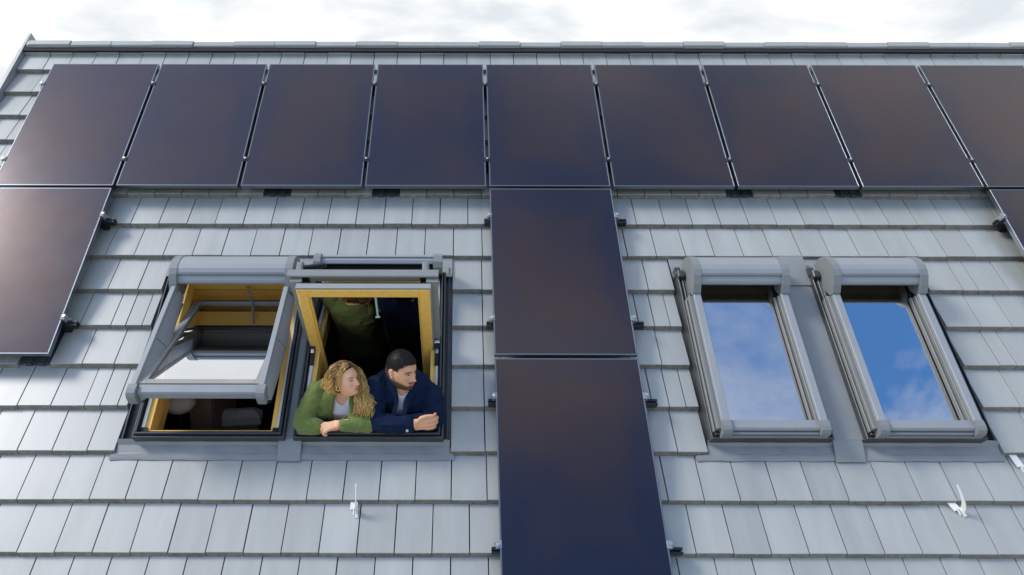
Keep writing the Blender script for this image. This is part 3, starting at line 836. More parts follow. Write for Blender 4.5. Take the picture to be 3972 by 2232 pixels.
bar2(-1.002, -0.022, -0.988, 0.012, .0025); bar2(-0.988, 0.012, -0.976, 0.012, .0025); bar2(-0.976, 0.012, -0.972, -0.02, .0025)
obj('sticker_print', m.mesh('sticker_print', 'sticker_ink'), w2, MR)
# shutter arms that swung out with the sash
for uu, sg in ((-1.535, -1), (-0.545, 1)):
    m = MB()
    m.box(uu - .026, uu + .026, -3.02, -2.925, 0.30, 0.42, 0, .012)
    roofpart('arm_end', m, 'plastic_grey', w2)
m = MB()
for k in range(3):
    a = k * .030
    i0 = (-1.51, -2.97 + a * .2, 0.405 - a); i1 = (-1.395, -2.79 + a * .2, 0.19 - a * .8)
    m.tube([i0, i1], 0.012, 6)
roofpart('arm', m, 'cladding_dark', w2)
m = MB(oxf); m.tube([(-0.90, HL - .09, 0.012), (-0.898, HL - .30, 0.030)], 0.008, 8); m.tube([(-0.915, HL - .30, 0.032), (-0.882, HL - .30, 0.032)], 0.009, 8); roofpart('rod', m, 'rod_green', w2)
# pivots, screws
for uu, sg in ((WINS[1][0] + .062, 1), (WINS[1][1] - .062, -1)):
    m = MB(); m.box(uu - .018, uu + .018, -3.60, -3.40, -0.075, -0.045, 0, .008); m.tube([(uu, -3.44, -0.045), (uu, -3.44, -0.02)], 0.024, 10)
    piv = roofpart('pivot', m, 'black_metal', w2)
    m = MB(); m.tube([(uu - .02, -3.40, -0.03), (uu + .02, -3.40, -0.03)], 0.018, 10); m.box(uu - .012, uu + .012, -3.50, -3.42, -0.044, -0.036); roofpart('hinge', m, 'steel', w2)
for uu in (WINS[1][0] + .075, WINS[1][1] - .075):
    m = MB(); m.box(uu - .022, uu + .022, WY0 + .058, WY0 + .085, -0.083, -0.066); roofpart('corner_plate', m, 'black_metal', w2)

# ---------------------------------------------------------------- dark attic room behind the openings
floor_z = RW(0, WY0, 0).z - 1.02
mb = MB(sc=1.0)
kn = RW(0, WY0 - 0.10, -0.45)
X0, X1 = UL * S + 0.5, UR * S - 0.5
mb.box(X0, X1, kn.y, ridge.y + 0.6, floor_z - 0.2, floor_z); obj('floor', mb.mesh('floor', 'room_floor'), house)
mb = MB(sc=1.0)
mb.box(X0, X1, kn.y - 0.1, kn.y, floor_z, kn.z - 0.02); mb.box(X0, X1, ridge.y + 0.25, ridge.y + 0.35, floor_z, ridge.z)
def sidewall(x, w, y0):
    zt = kn.z - 0.05 + (y0 - kn.y)
    q = [(y0, floor_z), (y0, zt), (ridge.y + .25, zt + ridge.y + .25 - y0 - 0.1), (ridge.y + .25, floor_z)]
    i = [mb.pt((x, y, z)) for y, z in q]; j = [mb.pt((x + w, y, z)) for y, z in q]
    mb.face(i); mb.face(j[::-1])
    for k in range(4): mb.face((i[k], j[k], j[(k + 1) % 4], i[(k + 1) % 4]))
sidewall(X0, .1, kn.y); sidewall(X1, .1, kn.y); sidewall(0.35 * S, .1, kn.y + .3)
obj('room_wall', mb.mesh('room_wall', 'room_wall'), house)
# brown cupboard and the padded chair seen under the left sash
def at_px(px, py, Y):
    """world point at world depth Y on the line through a pixel of the 2576 wide picture"""
    fx, fy = px * 3972 / 2576, py * 3972 / 2576
    d = Vector(((fx - (1986 - 199.332)) / 2648, (fy - 1116) / 2648, 1.0))
    wd = bx * d.x - by * d.y - bz * d.z
    return cpos + wd * ((Y - cpos.y) / wd.y)
# ---------------------------------------------------------------- things in the room
P_SILL = RW(-0.955, -4.175, -0.02)
SLOPE1 = RW(-2.15, -4.175, -0.02)
def wtag_obj(name, m, mats, parent, M): return put(bpy.data.objects.new(name, m.mesh(name, mats)), parent, M)
c0 = at_px(600, 1052, SLOPE1.y + 0.95)
Mch = T(c0.x, c0.y, floor_z) @ Matrix.Rotation(math.radians(8), 4, 'Z')
ch = empty('armchair', Mch, 'grey padded armchair in the dark room under the half open window', 'armchair')
hh = c0.z - floor_z
m = MB(sc=1.0); m.box(-0.17, 0.17, -0.07, 0.07, hh - 0.075, hh + 0.07, 0, 0.045); wtag_obj('headrest', m, 'upholstery', ch, Mch)
m = MB(sc=1.0); m.box(-0.13, 0.13, -0.04, 0.08, 0.42, hh - 0.09, 0, 0.03); wtag_obj('backrest', m, 'upholstery', ch, Mch)
m = MB(sc=1.0); m.box(-0.30, 0.30, -0.60, -0.02, 0.36, 0.47, 0, 0.04); wtag_obj('seat', m, 'upholstery_dark', ch, Mch)
for sx in (-0.27, 0.27):
    for sy in (-0.5, 0.05):
        m = MB(sc=1.0); m.tube([(sx, sy, 0.0), (sx, sy, 0.38)], 0.02, 8); wtag_obj('leg', m, 'black_metal', ch, Mch)
for sx in (-0.31, 0.31):
    m = MB(sc=1.0); m.box(sx - .04, sx + .04, -0.5, 0.05, 0.47, 0.64, 0, 0.025); wtag_obj('armrest', m, 'upholstery_dark', ch, Mch)
c1 = at_px(512, 1050, SLOPE1.y + 0.75)
Mc = T(c1.x, c1.y, floor_z)
cb = empty('cupboard', Mc, 'narrow brown wooden cupboard in the dark room behind the left window', 'cupboard')
hh = c1.z - floor_z + 0.35
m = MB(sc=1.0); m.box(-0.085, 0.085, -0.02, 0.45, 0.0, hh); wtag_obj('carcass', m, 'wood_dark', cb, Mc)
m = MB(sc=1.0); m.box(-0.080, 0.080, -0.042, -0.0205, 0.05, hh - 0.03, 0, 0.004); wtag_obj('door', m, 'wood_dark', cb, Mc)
c2 = at_px(452, 1018, SLOPE1.y + 0.55)
Ml = T(c2.x, c2.y, floor_z)
lp = empty('floor_lamp', Ml, 'pale round lamp shade at the left edge of the dark room', 'lamp')
hh = c2.z - floor_z
m = MB(sc=1.0)
m.tube([(0, 0, hh - 0.06), (0, 0, hh - 0.045), (0, 0, hh + 0.0), (0, 0, hh + 0.06), (0, 0, hh + 0.09)], [0.03, 0.075, 0.11, 0.10, 0.05], 20)
put(bpy.data.objects.new('lamp_shade', m.mesh('lamp_shade', 'upholstery', True)), lp, Ml)
m = MB(sc=1.0); m.tube([(0, 0, 0.02), (0, 0, hh - 0.05)], 0.012, 8); wtag_obj('pole', m, 'black_metal', lp, Ml)
m = MB(sc=1.0); m.tube([(0, 0, 0.0), (0, 0, 0.025)], 0.13, 20); wtag_obj('base', m, 'black_metal', lp, Ml)
# ---------------------------------------------------------------- the couple leaning on the sill
import numpy as np
from mathutils.bvhtree import BVHTree
def attr_mat(name, rough, sss=0.0, bump=0.0, bscale=80, spec=0.4, sheen=0.0, stretch=None):
    m = bpy.data.materials.new(name); m.use_nodes = True
    t = m.node_tree; b = t.nodes['Principled BSDF']; ln = t.links.new
    a = N(t, 'ShaderNodeAttribute', attribute_name='tone')
    ln(a.outputs['Color'], b.inputs['Base Color'])
    b.inputs['Roughness'].default_value = rough; b.inputs['Specular IOR Level'].default_value = spec
    if sss:
        b.inputs['Subsurface Weight'].default_value = sss; b.inputs['Subsurface Radius'].default_value = (0.012, 0.005, 0.003); b.inputs['Subsurface Scale'].default_value = 0.6
    if sheen: b.inputs['Sheen Weight'].default_value = sheen
    if bump:
        tcn = N(t, 'ShaderNodeTexCoord'); n2 = N(t, 'ShaderNodeTexNoise', inp={'Scale': bscale, 'Detail': 3.0})
        bp = N(t, 'ShaderNodeBump', inp={'Strength': bump, 'Distance': 0.004})
        ln(tcn.outputs['Object'], n2.inputs['Vector']); ln(n2.outputs['Fac'], bp.inputs['Height']); ln(bp.outputs[0], b.inputs['Normal'])
    MATS[name] = m
attr_mat('skin', 0.48, 0.12)
attr_mat('hair_strands', 0.5, spec=0.2)
mat('jacket_green', (0.150, 0.190, 0.048), 0.85, spec=0.25, noise_scale=26, noise_amt=0.12, bump=0.5, bump_scale=9, sheen=0.2)
mat('jacket_blue', (0.0038, 0.0125, 0.038), 0.9, spec=0.2, noise_scale=26, noise_amt=0.15, bump=0.5, bump_scale=9, sheen=0.0)
mat('shirt_white', (0.74, 0.74, 0.76), 0.8, bump=0.4, bump_scale=12)
mat('trousers_dark', (0.02, 0.022, 0.03), 0.9)
mat('gold', (0.85, 0.55, 0.15), 0.25, metal=1.0)
mat('button_metal', (0.45, 0.43, 0.40), 0.35, metal=0.8)
mat('short_hair', (0.016, 0.013, 0.012), 0.65, noise_scale=120, noise_amt=0.5, bump=0.9, bump_scale=260)

def remesh(mb_, voxel, smooth=2, M=None, mats='skin', name='tmp'):
    me = mb_.mesh(name, mats)
    o = bpy.data.objects.new(name, me); COL.objects.link(o)
    r = o.modifiers.new('r', 'REMESH'); r.mode = 'VOXEL'; r.voxel_size = voxel; r.use_smooth_shade = True
    if smooth:
        s = o.modifiers.new('s', 'SMOOTH'); s.factor = 0.5; s.iterations = smooth
    dg = bpy.context.evaluated_depsgraph_get()
    dg.update()
    ev = o.evaluated_get(dg)
    out_me = bpy.data.meshes.new_from_object(ev)
    out_me.name = name
    bpy.data.objects.remove(o); 
    out_me.materials.clear(); out_me.materials.append(MATS[mats])
    out_me.polygons.foreach_set('use_smooth', [True] * len(out_me.polygons))
    return out_me
def coords(me):
    a = np.empty(len(me.vertices) * 3); me.vertices.foreach_get('co', a); return a.reshape(-1, 3)
def head_shape(d, sex):
    """d: (n,3) unit directions; x to the person's left, y forward, z up; metres"""
    x, y, z = d[:, 0], d[:, 1], d[:, 2]
    fw = np.clip(y, 0, 1)
    X = x * 0.076; Y = np.where(y > 0, y * 0.088, y * 0.102); Z = z * np.where(z > 0, 0.120, 0.114)
    low = np.clip((-Z - 0.010) / 0.10, 0, 1)
    X = X * (1 - (0.30 if sex == 'm' else 0.38) * low ** 1.3)
    # back of the skull tucks in above the neck
    Y = np.where(Y < 0, Y * (1 - 0.62 * np.clip((-Z - 0.02) / 0.08, 0, 1)), Y)
    # the front of the face is flatter than a ball and runs down to the chin
    keep = np.clip(1 - (np.abs(X) / 0.07) ** 2.4, 0, 1)
    front = np.where(Z > 0.03, 0.088 - 2.4 * (Z - 0.03) ** 2 * 3.0, 0.088 - 0.02 * np.clip((-Z - 0.075) / 0.04, 0, 1) ** 2 * 2)
    f = np.clip((y - 0.15) / 0.5, 0, 1) * np.clip((Z + 0.118) / 0.014, 0, 1)
    Y = Y + f * (np.maximum(front * keep ** 0.42, Y) - Y) * np.clip((0.085 - Z) / 0.04, 0, 1)
    def g(cx, cz, sx, sz): return np.exp(-((np.abs(X) - cx) / sx) ** 2 - ((Z - cz) / sz) ** 2) * (y > 0.05)
    # nose
    t = np.clip((0.018 - Z) / 0.045, 0, 1.0)
    amp = (0.005 + 0.031 * t ** 1.2) * np.where(Z < -0.027, np.clip((Z + 0.040) / 0.013, 0, 1), 1) * (Z < 0.03)
    sg = 0.0075 + 0.0055 * t ** 2
    Y = Y + amp * np.exp(-(X / sg) ** 2) * (y > 0.05)
    Y = Y + 0.006 * g(0.011, -0.031, 0.006, 0.007)
    Y = Y - 0.0135 * g(0.030, 0.008, 0.015, 0.011) + 0.0085 * g(0.031, 0.006, 0.0105, 0.0075)
    Y = Y + (0.0055 if sex == 'm' else 0.003) * g(0.026, 0.026, 0.022, 0.007)
    Y = Y + 0.004 * g(0.044, -0.020, 0.014, 0.014)
    Y = Y + 0.0100 * g(0.0, -0.0515, 0.021, 0.0046) + 0.0110 * g(0.0, -0.0605, 0.017, 0.0048) - 0.0060 * g(0.0, -0.0715, 0.018, 0.005)
    Y = Y + 0.0075 * g(0.0, -0.092, 0.018, 0.013)
    return np.stack([X, Y, Z], 1)
def head_mesh_into(mb_, Mh, sex, scale):
    nu, nv = 72, 56
    dirs = []
    for i in range(1, nv):
        ph = math.pi * i / nv
        for j in range(nu):
            th = 2 * math.pi * j / nu
            dirs.append((math.sin(ph) * math.cos(th), math.sin(ph) * math.sin(th), math.cos(ph)))
    dirs += [(0, 0, 1), (0, 0, -1)]
    p = head_shape(np.array(dirs), sex) * scale
    ids = [mb_.pt(Mh @ Vector(q)) for q in p]
    for i in range(nv - 2):
        for j in range(nu):
            a = i * nu + j; b = i * nu + (j + 1) % nu
            mb_.face((ids[a], ids[b], ids[b + nu], ids[a + nu]))
    for j in range(nu):
        mb_.face((ids[-2], ids[(j + 1) % nu], ids[j])); k = (nv - 2) * nu
        mb_.face((ids[-1], ids[k + j], ids[k + (j + 1) % nu]))
    # ears
    for sx in (-1, 1):
        for cz, cy, r in ((0.012, -0.012, 0.017), (-0.004, -0.008, 0.014), (-0.022, -0.002, 0.010)):
            blob(mb_, Mh @ Matrix.Scale(scale, 4) @ T(sx * 0.0785, cy, cz) @ Matrix.Rotation(sx * 0.30, 4, 'Z'), (0.0065, r, r * 1.05))
def blob(mb_, M, r, nu=14, nv=10):
    rows = []
    for i in range(1, nv):
        ph = math.pi * i / nv
        rows.append([mb_.pt(M @ Vector((r[0] * math.sin(ph) * math.cos(2 * math.pi * j / nu), r[1] * math.sin(ph) * math.sin(2 * math.pi * j / nu), r[2] * math.cos(ph)))) for j in range(nu)])
    t = mb_.pt(M @ Vector((0, 0, r[2]))); b = mb_.pt(M @ Vector((0, 0, -r[2])))
    for i in range(nv - 2):
        for j in range(nu): mb_.face((rows[i][j], rows[i][(j + 1) % nu], rows[i + 1][(j + 1) % nu], rows[i + 1][j]))
    for j in range(nu):
        mb_.face((t, rows[0][(j + 1) % nu], rows[0][j])); mb_.face((b, rows[-1][j], rows[-1][(j + 1) % nu]))
def limb(mb_, pts, rad, seg=14, sub=5):
    """smooth tapered tube through the points, rounded at both ends"""
    P_ = [Vector(p) for p in pts]; out_p, out_r = [], []
    n = len(P_)
    for k in range(n - 1):
        p0, p1, p2, p3 = P_[max(k - 1, 0)], P_[k], P_[k + 1], P_[min(k + 2, n - 1)]
        for s in range(sub):
            t = s / sub
            out_p.append(0.5 * ((2 * p1) + (p2 - p0) * t + (2 * p0 - 5 * p1 + 4 * p2 - p3) * t * t + (3 * p1 - p0 - 3 * p2 + p3) * t ** 3))
            out_r.append(rad[k] * (1 - t) + rad[k + 1] * t)
    out_p.append(P_[-1]); out_r.append(rad[-1])
    d0 = (out_p[0] - out_p[1]).normalized(); d1 = (out_p[-1] - out_p[-2]).normalized()
    out_p = [out_p[0] + d0 * out_r[0] * .55, out_p[0] + d0 * out_r[0] * .35] + out_p + [out_p[-1] + d1 * out_r[-1] * .35, out_p[-1] + d1 * out_r[-1] * .55]
    out_r = [out_r[0] * .4, out_r[0] * .75] + out_r + [out_r[-1] * .75, out_r[-1] * .4]
    mb_.tube(out_p, out_r, seg)
def torso(mb_, rings, grow=0.0, seg=28):
    """rings: (centre, half width vector, half depth vector)"""
    rows = []
    for c, a, b in rings:
        c, a, b = Vector(c), Vector(a), Vector(b)
        a = a * (1 + grow / a.length); b = b * (1 + grow / b.length)
        row = []
        for j in range(seg):
            t = 2 * math.pi * j / seg; ca, sa = math.cos(t), math.sin(t)
            e = 0.80
            row.append(mb_.pt(c + a * (abs(ca) ** e * (1 if ca > 0 else -1)) + b * (abs(sa) ** e * (1 if sa > 0 else -1))))
        rows.append(row)
    for k in range(len(rows) - 1):
        for j in range(seg):
            mb_.face((rows[k][j], rows[k][(j + 1) % seg], rows[k + 1][(j + 1) % seg], rows[k + 1][j]))
    mb_.face(rows[0][::-1]); mb_.face(rows[-1])
def view_px(p):
    d = Vector(p) - cpos
    a, b, c = d.dot(bx), -d.dot(by), -d.dot(bz)
    return (1986 - 199.332 + 2648 * a / c) * 2576 / 3972, (1116 + 2648 * b / c) * 2576 / 3972
def in_poly(x, y, poly):
    r = False; n = len(poly)
    for i in range(n):
        x1, y1 = poly[i]; x2, y2 = poly[(i + 1) % n]
        if (y1 > y) != (y2 > y) and x < (x2 - x1) * (y - y1) / (y2 - y1) + x1: r = not r
    return r
def cut_mesh(me, M, test):
    bm = bmesh.new(); bm.from_mesh(me)
    kill = [f for f in bm.faces if test(M @ f.calc_center_median(), f.normal)]
    bmesh.ops.delete(bm, geom=kill, context='FACES')
    # tidy the torn rim
    for _ in range(5):
        rim = [v for v in bm.verts if v.is_boundary]
        new = {}
        for v in rim:
            nb = [e.other_vert(v).co for e in v.link_edges if e.is_boundary]
            if len(nb) == 2: new[v] = v.co * .4 + (nb[0] + nb[1]) * .3
        for v, c in new.items(): v.co = c
    bm.to_mesh(me); bm.free()
def ribbon(bvh, path, w, off, name, mats, parent, M, th=0.004):
    """cloth strip laid on a garment: path of ((x, z) inner, (x, z) outer) seen from the front"""
    m = MB(sc=1.0); rows = []
    k = 5
    for (xa, za), (xb, zb_) in path:
        row = []
        for i in range(k):
            f = i / (k - 1)
            x, z = xa + (xb - xa) * f, za + (zb_ - za) * f
            hit = bvh.ray_cast(Vector((x, -1.5, z)), Vector((0, 1, 0)))
            y = hit[0].y if hit[0] is not None else 0.12
            row.append((x, y - off - 0.004 * math.sin(f * math.pi), z))
        rows.append(row)
    # even out the depth along the strip
    for _ in range(2):
        rows = [[(p[0], (p[1] * 2 + rows[max(a - 1, 0)][i][1] + rows[min(a + 1, len(rows) - 1)][i][1]) / 4, p[2]) for i, p in enumerate(r)] for a, r in enumerate(rows)]
    A_ = [[m.pt(p) for p in r] for r in rows]; B_ = [[m.pt((p[0], p[1] + th, p[2])) for p in r] for r in rows]
    for a in range(len(rows) - 1):
        for i in range(k - 1):
            m.face((A_[a][i], A_[a][i + 1], A_[a + 1][i + 1], A_[a + 1][i])); m.face((B_[a][i + 1], B_[a][i], B_[a + 1][i], B_[a + 1][i + 1]))
        m.face((A_[a][0], A_[a + 1][0], B_[a + 1][0], B_[a][0])); m.face((A_[a + 1][-1], A_[a][-1], B_[a][-1], B_[a + 1][-1]))
    for i in range(k - 1):
        m.face((A_[0][i + 1], A_[0][i], B_[0][i], B_[0][i + 1])); m.face((A_[-1][i], A_[-1][i + 1], B_[-1][i + 1], B_[-1][i]))
    me = m.mesh(name, mats, True)
    return obj(name, me, parent, M)

PT = T(*P_SILL)
def head_matrix(c, yaw, pitch, roll):
    """yaw 0 looks at -Y (out of the window), positive turns towards +X"""
    f = Vector((math.sin(yaw), -math.cos(yaw), 0)); lft = Vector((math.cos(yaw), math.sin(yaw), 0)); u = Vector((0, 0, 1))
    f2 = f * math.cos(pitch) + u * math.sin(pitch); u2 = u * math.cos(pitch) - f * math.sin(pitch)
    l3 = lft * math.cos(roll) + u2 * math.sin(roll); u3 = u2 * math.cos(roll) - lft * math.sin(roll)
    return Matrix(((l3.x, f2.x, u3.x, c[0]), (l3.y, f2.y, u3.y, c[1]), (l3.z, f2.z, u3.z, c[2]), (0, 0, 0, 1)))
def paint_body(me, Mh, scale, sex):
    co = coords(me); n = len(co)
    Mi = np.array(Mh.inverted())
    q = (np.c_[co, np.ones(n)] @ Mi.T)[:, :3] / scale
    X, Y, Z = q[:, 0], q[:, 1], q[:, 2]; aX = np.abs(X)
    base = np.array((0.80, 0.44, 0.265) if sex == 'f' else (0.70, 0.355, 0.195))
    col = np.tile(base, (n, 1))
    rng = np.random.RandomState(4)
    head = (np.sqrt((X / .1) ** 2 + (Y / .14) ** 2 + (Z / .14) ** 2) < 1.05)
    def blend(mask, c): 
        mk = (np.clip(mask, 0, 1) * head)[:, None]
        col[:] = col * (1 - mk) + np.array(c) * mk
    G = lambda cx, cz, sx, sz: np.exp(-((aX - cx) / sx) ** 2 - ((Z - cz) / sz) ** 2) * (Y > 0.03)
    blend(0.55 * G(0.040, -0.022, 0.020, 0.018), (0.70, 0.27, 0.17) if sex == 'f' else (0.58, 0.24, 0.13))
    blend(0.4 * np.exp(-(X / .014) ** 2 - ((Z + 0.026) / .012) ** 2) * (Y > .05), (0.62, 0.25, 0.15))
    if sex == 'm':
        jaw = np.clip((-0.046 - Z + 0.60 * (aX - 0.045) * (aX > 0.045)) / 0.016, 0, 1) * np.clip((0.060 + Y) / 0.02, 0, 1) * (Z > -0.125)
        side = np.clip((aX - 0.052) / 0.008, 0, 1) * np.clip((0.03 - Z) / 0.01, 0, 1) * np.clip(1 - np.abs(Y - 0.006) / 0.016, 0, 1)
        cheek = np.clip(1 - ((aX - 0.030) / 0.016) ** 2 - ((Z + 0.046) / 0.018) ** 2, 0, 1) * (Y > .04)
        blend(0.92 * np.clip(jaw - cheek * 1.1, 0, 1), (0.060, 0.036, 0.026)); blend(0.35 * side, (0.06, 0.038, 0.028))
        blend(0.97 * np.exp(-((aX - 0.012) / .017) ** 4 - ((Z + 0.044) / .0060) ** 2) * (Y > .05), (0.030, 0.018, 0.014))
        blend(0.85 * np.exp(-(X / .017) ** 2 - ((Z + 0.090) / .016) ** 2) * (Y > .04), (0.035, 0.022, 0.017))
    blend(0.95 * np.exp(-(X / .019) ** 4 - ((Z + 0.056) / .0075) ** 4) * (Y > 0.05), (0.55, 0.12, 0.11) if sex == 'f' else (0.52, 0.17, 0.13))
    blend(0.7 * np.exp(-(X / .023) ** 4 - ((Z + 0.0562) / .0018) ** 2) * (Y > 0.05), (0.12, 0.03, 0.03))
    arch = 0.026 - 0.12 * np.abs(aX - 0.030)
    blend((0.97 if sex == 'm' else 0.92) * np.exp(-((aX - 0.031) / (.019)) ** 4 - ((Z - arch) / (.0050 if sex == 'm' else .0034)) ** 2) * (Y > 0.03), (0.020, 0.013, 0.010) if sex == 'm' else (0.085, 0.040, 0.022))
    lidz = 0.007
    if sex == 'm':
        blend(np.exp(-((aX - 0.031) / .0135) ** 4 - ((Z - lidz) / .0045) ** 4) * (Y > 0.03), (0.42, 0.38, 0.35))
        blend(np.exp(-((X - np.sign(X) * 0.031 - 0.004) / .0055) ** 4 - ((Z - lidz) / .0050) ** 4) * (Y > 0.03), (0.018, 0.010, 0.007))
        blend(0.95 * np.exp(-((aX - 0.031) / .0155) ** 4 - ((Z - lidz - 0.0045) / .0024) ** 2) * (Y > 0.03), (0.02, 0.012, 0.01))
    else:
        blend(0.9 * np.exp(-((aX - 0.031) / .0145) ** 4 - ((Z - lidz + 0.0035 - 6.0 * (aX - .031) ** 2) / .0034) ** 2) * (Y > 0.03), (0.022, 0.012, 0.010))
        blend(0.35 * np.exp(-((aX - 0.031) / .016) ** 4 - ((Z - 0.013) / .006) ** 2) * (Y > 0.03), (0.36, 0.15, 0.10))
    # knuckles and fingertips a little pinker
    far = ~head
    col[far] *= (1 + 0.05 * rng.randn(far.sum(), 1)).clip(.9, 1.1)
    at = me.attributes.new('tone', 'FLOAT_COLOR', 'POINT')
    at.data.foreach_set('color', np.c_[col, np.ones(n)].ravel())

def hand(mb_, wrist, kn_c, across, normal, curls, thumb, fl=(0.072, 0.080, 0.075, 0.060), r=0.0088, size=1.0):
    """palm from wrist to the knuckles; across runs index -> little finger; fingers bend away from the back of the hand"""
    wrist, kn_c, across = Vector(wrist), Vector(kn_c), Vector(across).normalized()
    fwd = (kn_c - wrist).normalized()
    across = (across - fwd * across.dot(fwd)).normalized()
    nrm = fwd.cross(across)
    if nrm.dot(Vector(normal)) < 0: nrm = -nrm
    for i in range(4):
        off = (i - 1.5) * 0.0200 * size
        k = kn_c + across * off - fwd * (0.004 * abs(i - 1.2)) * size + nrm * (0.003 if i in (1, 2) else 0)
        limb(mb_, [wrist + across * off * .6, wrist * .45 + k * .55 + across * off * .1, k], [0.0150 * size, 0.0140 * size, 0.0115 * size], 10, 3)
        p, d, n_ = k.copy(), fwd + across * (0.05 * (i - 1.5)), nrm.copy(); d.normalize()
        pts = [k]
        for s_, part in enumerate((0.45, 0.31, 0.24)):
            a_ = curls[i][s_]
            d, n_ = d * math.cos(a_) - n_ * math.sin(a_), n_ * math.cos(a_) + d * math.sin(a_)
            p = p + d * fl[i] * part * size; pts.append(p.copy())
        limb(mb_, pts, [r * 1.15 * size, r * 1.03 * size, r * .95 * size, r * .78 * size], 10, 3)
    limb(mb_, [wrist + fwd * .012, Vector(thumb[0]), Vector(thumb[1]), Vector(thumb[2])], [0.0145 * size, 0.0130 * size, 0.0105 * size, 0.0082 * size], 10, 3)

def px_local(x, y, d):
    return at_px(x, y, P_SILL.y + d) - P_SILL
def edge_strip(pairs, d):
    out_ = []
    for (xa, ya), (xb, yb_) in pairs:
        a_, b_ = px_local(xa, ya, d), px_local(xb, yb_, d)
        out_.append(((a_.x, a_.z), (b_.x, b_.z)))
    return out_
def garment(name, build, voxel, mats, parent, openings=(), smooth=3, thick=0.004, front=True):
    g_ = MB(sc=1.0); build(g_)
    me = remesh(g_, voxel, smooth, mats=mats, name=name)
    if name == 'jacket':
        nrm_ = np.empty(len(me.vertices) * 3); me.vertices.foreach_get('normal', nrm_); nrm_ = nrm_.reshape(-1, 3)
        co_ = coords(me)
        dsp = np.zeros(len(co_))
        for i_, p_ in enumerate(co_):
            q_ = Vector((p_[0] * 13 + p_[2] * 8, p_[1] * 9, p_[2] * 20 - p_[0] * 7))
            w1_ = noise.noise(q_ * 0.75); w2_ = noise.noise(q_ * 1.9 + Vector((5, 3, 1)))
            dsp[i_] = 0.0105 * (0.55 - abs(w1_) * 2.0) * (0.6 + 0.8 * w2_) + 0.0022 * noise.noise(q_ * 4.5)
        me.vertices.foreach_set('co', (co_ + nrm_ * dsp[:, None]).ravel()); me.update()
    bv = None
    bm = bmesh.new(); bm.from_mesh(me); bv = BVHTree.FromBMesh(bm); bm.free()
    if openings:
        def test(c, n_):
            if n_.y > 0.45 and front: return False
            x, y = view_px(c)
            return any(in_poly(x, y, p) for p in openings)
        cut_mesh(me, PT, test)
    o = obj(name, me, parent, PT)
    if thick:
        so = o.modifiers.new('thickness', 'SOLIDIFY'); so.thickness = thick; so.offset = 0.0
    return o, bv
def smooth_rings(r, n=5):
    out_ = []
    for k in range(len(r) - 1):
        for s_ in range(n):
            t = s_ / n; t = t * t * (3 - 2 * t) * .5 + t * .5
            out_.append(tuple(Vector(a) * (1 - t) + Vector(b) * t for a, b in zip(r[k], r[k + 1])))
    out_.append(tuple(Vector(a) for a in r[-1]))
    return out_

# ================= the woman
Mh = head_matrix((-0.138, 0.060, 0.312), math.radians(62), math.radians(8), math.radians(-4))
HS = 0.90
fb = Vector((0, -0.808, -0.589))
RF = smooth_rings([((-0.16, 0.44, -0.17), (0.165, 0, 0), fb * 0.115), ((-0.16, 0.33, -0.03), (0.132, 0, 0), fb * 0.095), ((-0.165, 0.25, 0.075), (0.148, 0, -.004), fb * 0.108),
      ((-0.170, 0.198, 0.145), (0.160, 0, -.010), fb * 0.118), ((-0.172, 0.168, 0.205), (0.160, 0, -.016), fb * 0.085), ((-0.172, 0.150, 0.240), (0.105, 0, -.010), fb * 0.065), ((-0.168, 0.130, 0.262), (0.056, 0, 0), fb * 0.052)])
armR = [(-0.318, 0.155, 0.218), (-0.368, 0.085, 0.130), (-0.398, 0.022, 0.048), (-0.320, 0.004, 0.036), (-0.235, 0.018, 0.030), (-0.17, 0.030, 0.026)]
armL = [(-0.025, 0.150, 0.185), (0.005, 0.095, 0.110), (0.018, 0.030, 0.052), (-0.070, -0.002, 0.058), (-0.178, -0.032, 0.066)]
b = MB(sc=1.0)
torso(b, RF, -0.004)
limb(b, [(-0.170, 0.150, 0.235), (-0.158, 0.118, 0.262), (-0.140, 0.082, 0.295)], [0.050, 0.048, 0.050])
limb(b, armR, [0.050, 0.044, 0.040, 0.038, 0.028, 0.020]); limb(b, armL, [0.050, 0.044, 0.040, 0.036, 0.0245])
head_mesh_into(b, Mh, 'f', HS)
hand(b, (-0.178, -0.032, 0.066), (-0.258, -0.050, 0.050), (0.15, -0.80, -0.55), (-0.2, -0.5, 0.85),
     ((0.75, 0.25, 0.15), (0.95, 0.75, 0.5), (1.0, 0.95, 0.6), (0.95, 1.0, 0.7)), ((-0.205, -0.020, 0.045), (-0.235, -0.022, 0.026), (-0.255, -0.030, 0.012)), r=0.0080, size=0.93)
me = remesh(b, 0.0031, 1, name='person')
paint_body(me, Mh, HS, 'f')
woman = obj('person', me, None, PT)
tag(woman, 'woman with curly blonde hair and green blazer leaning on the window sill, looking right', 'person')
# white top
SH_F = [(790, 880), (838, 985), (842, 1001), (848, 1012), (856, 1020), (862, 1021), (869, 1015), (875, 1005), (882, 985), (920, 880)]
garment('shirt', lambda g_: torso(g_, RF[3:-6], 0.004), 0.006, 'shirt_white', woman, [SH_F], 2, 0.002)
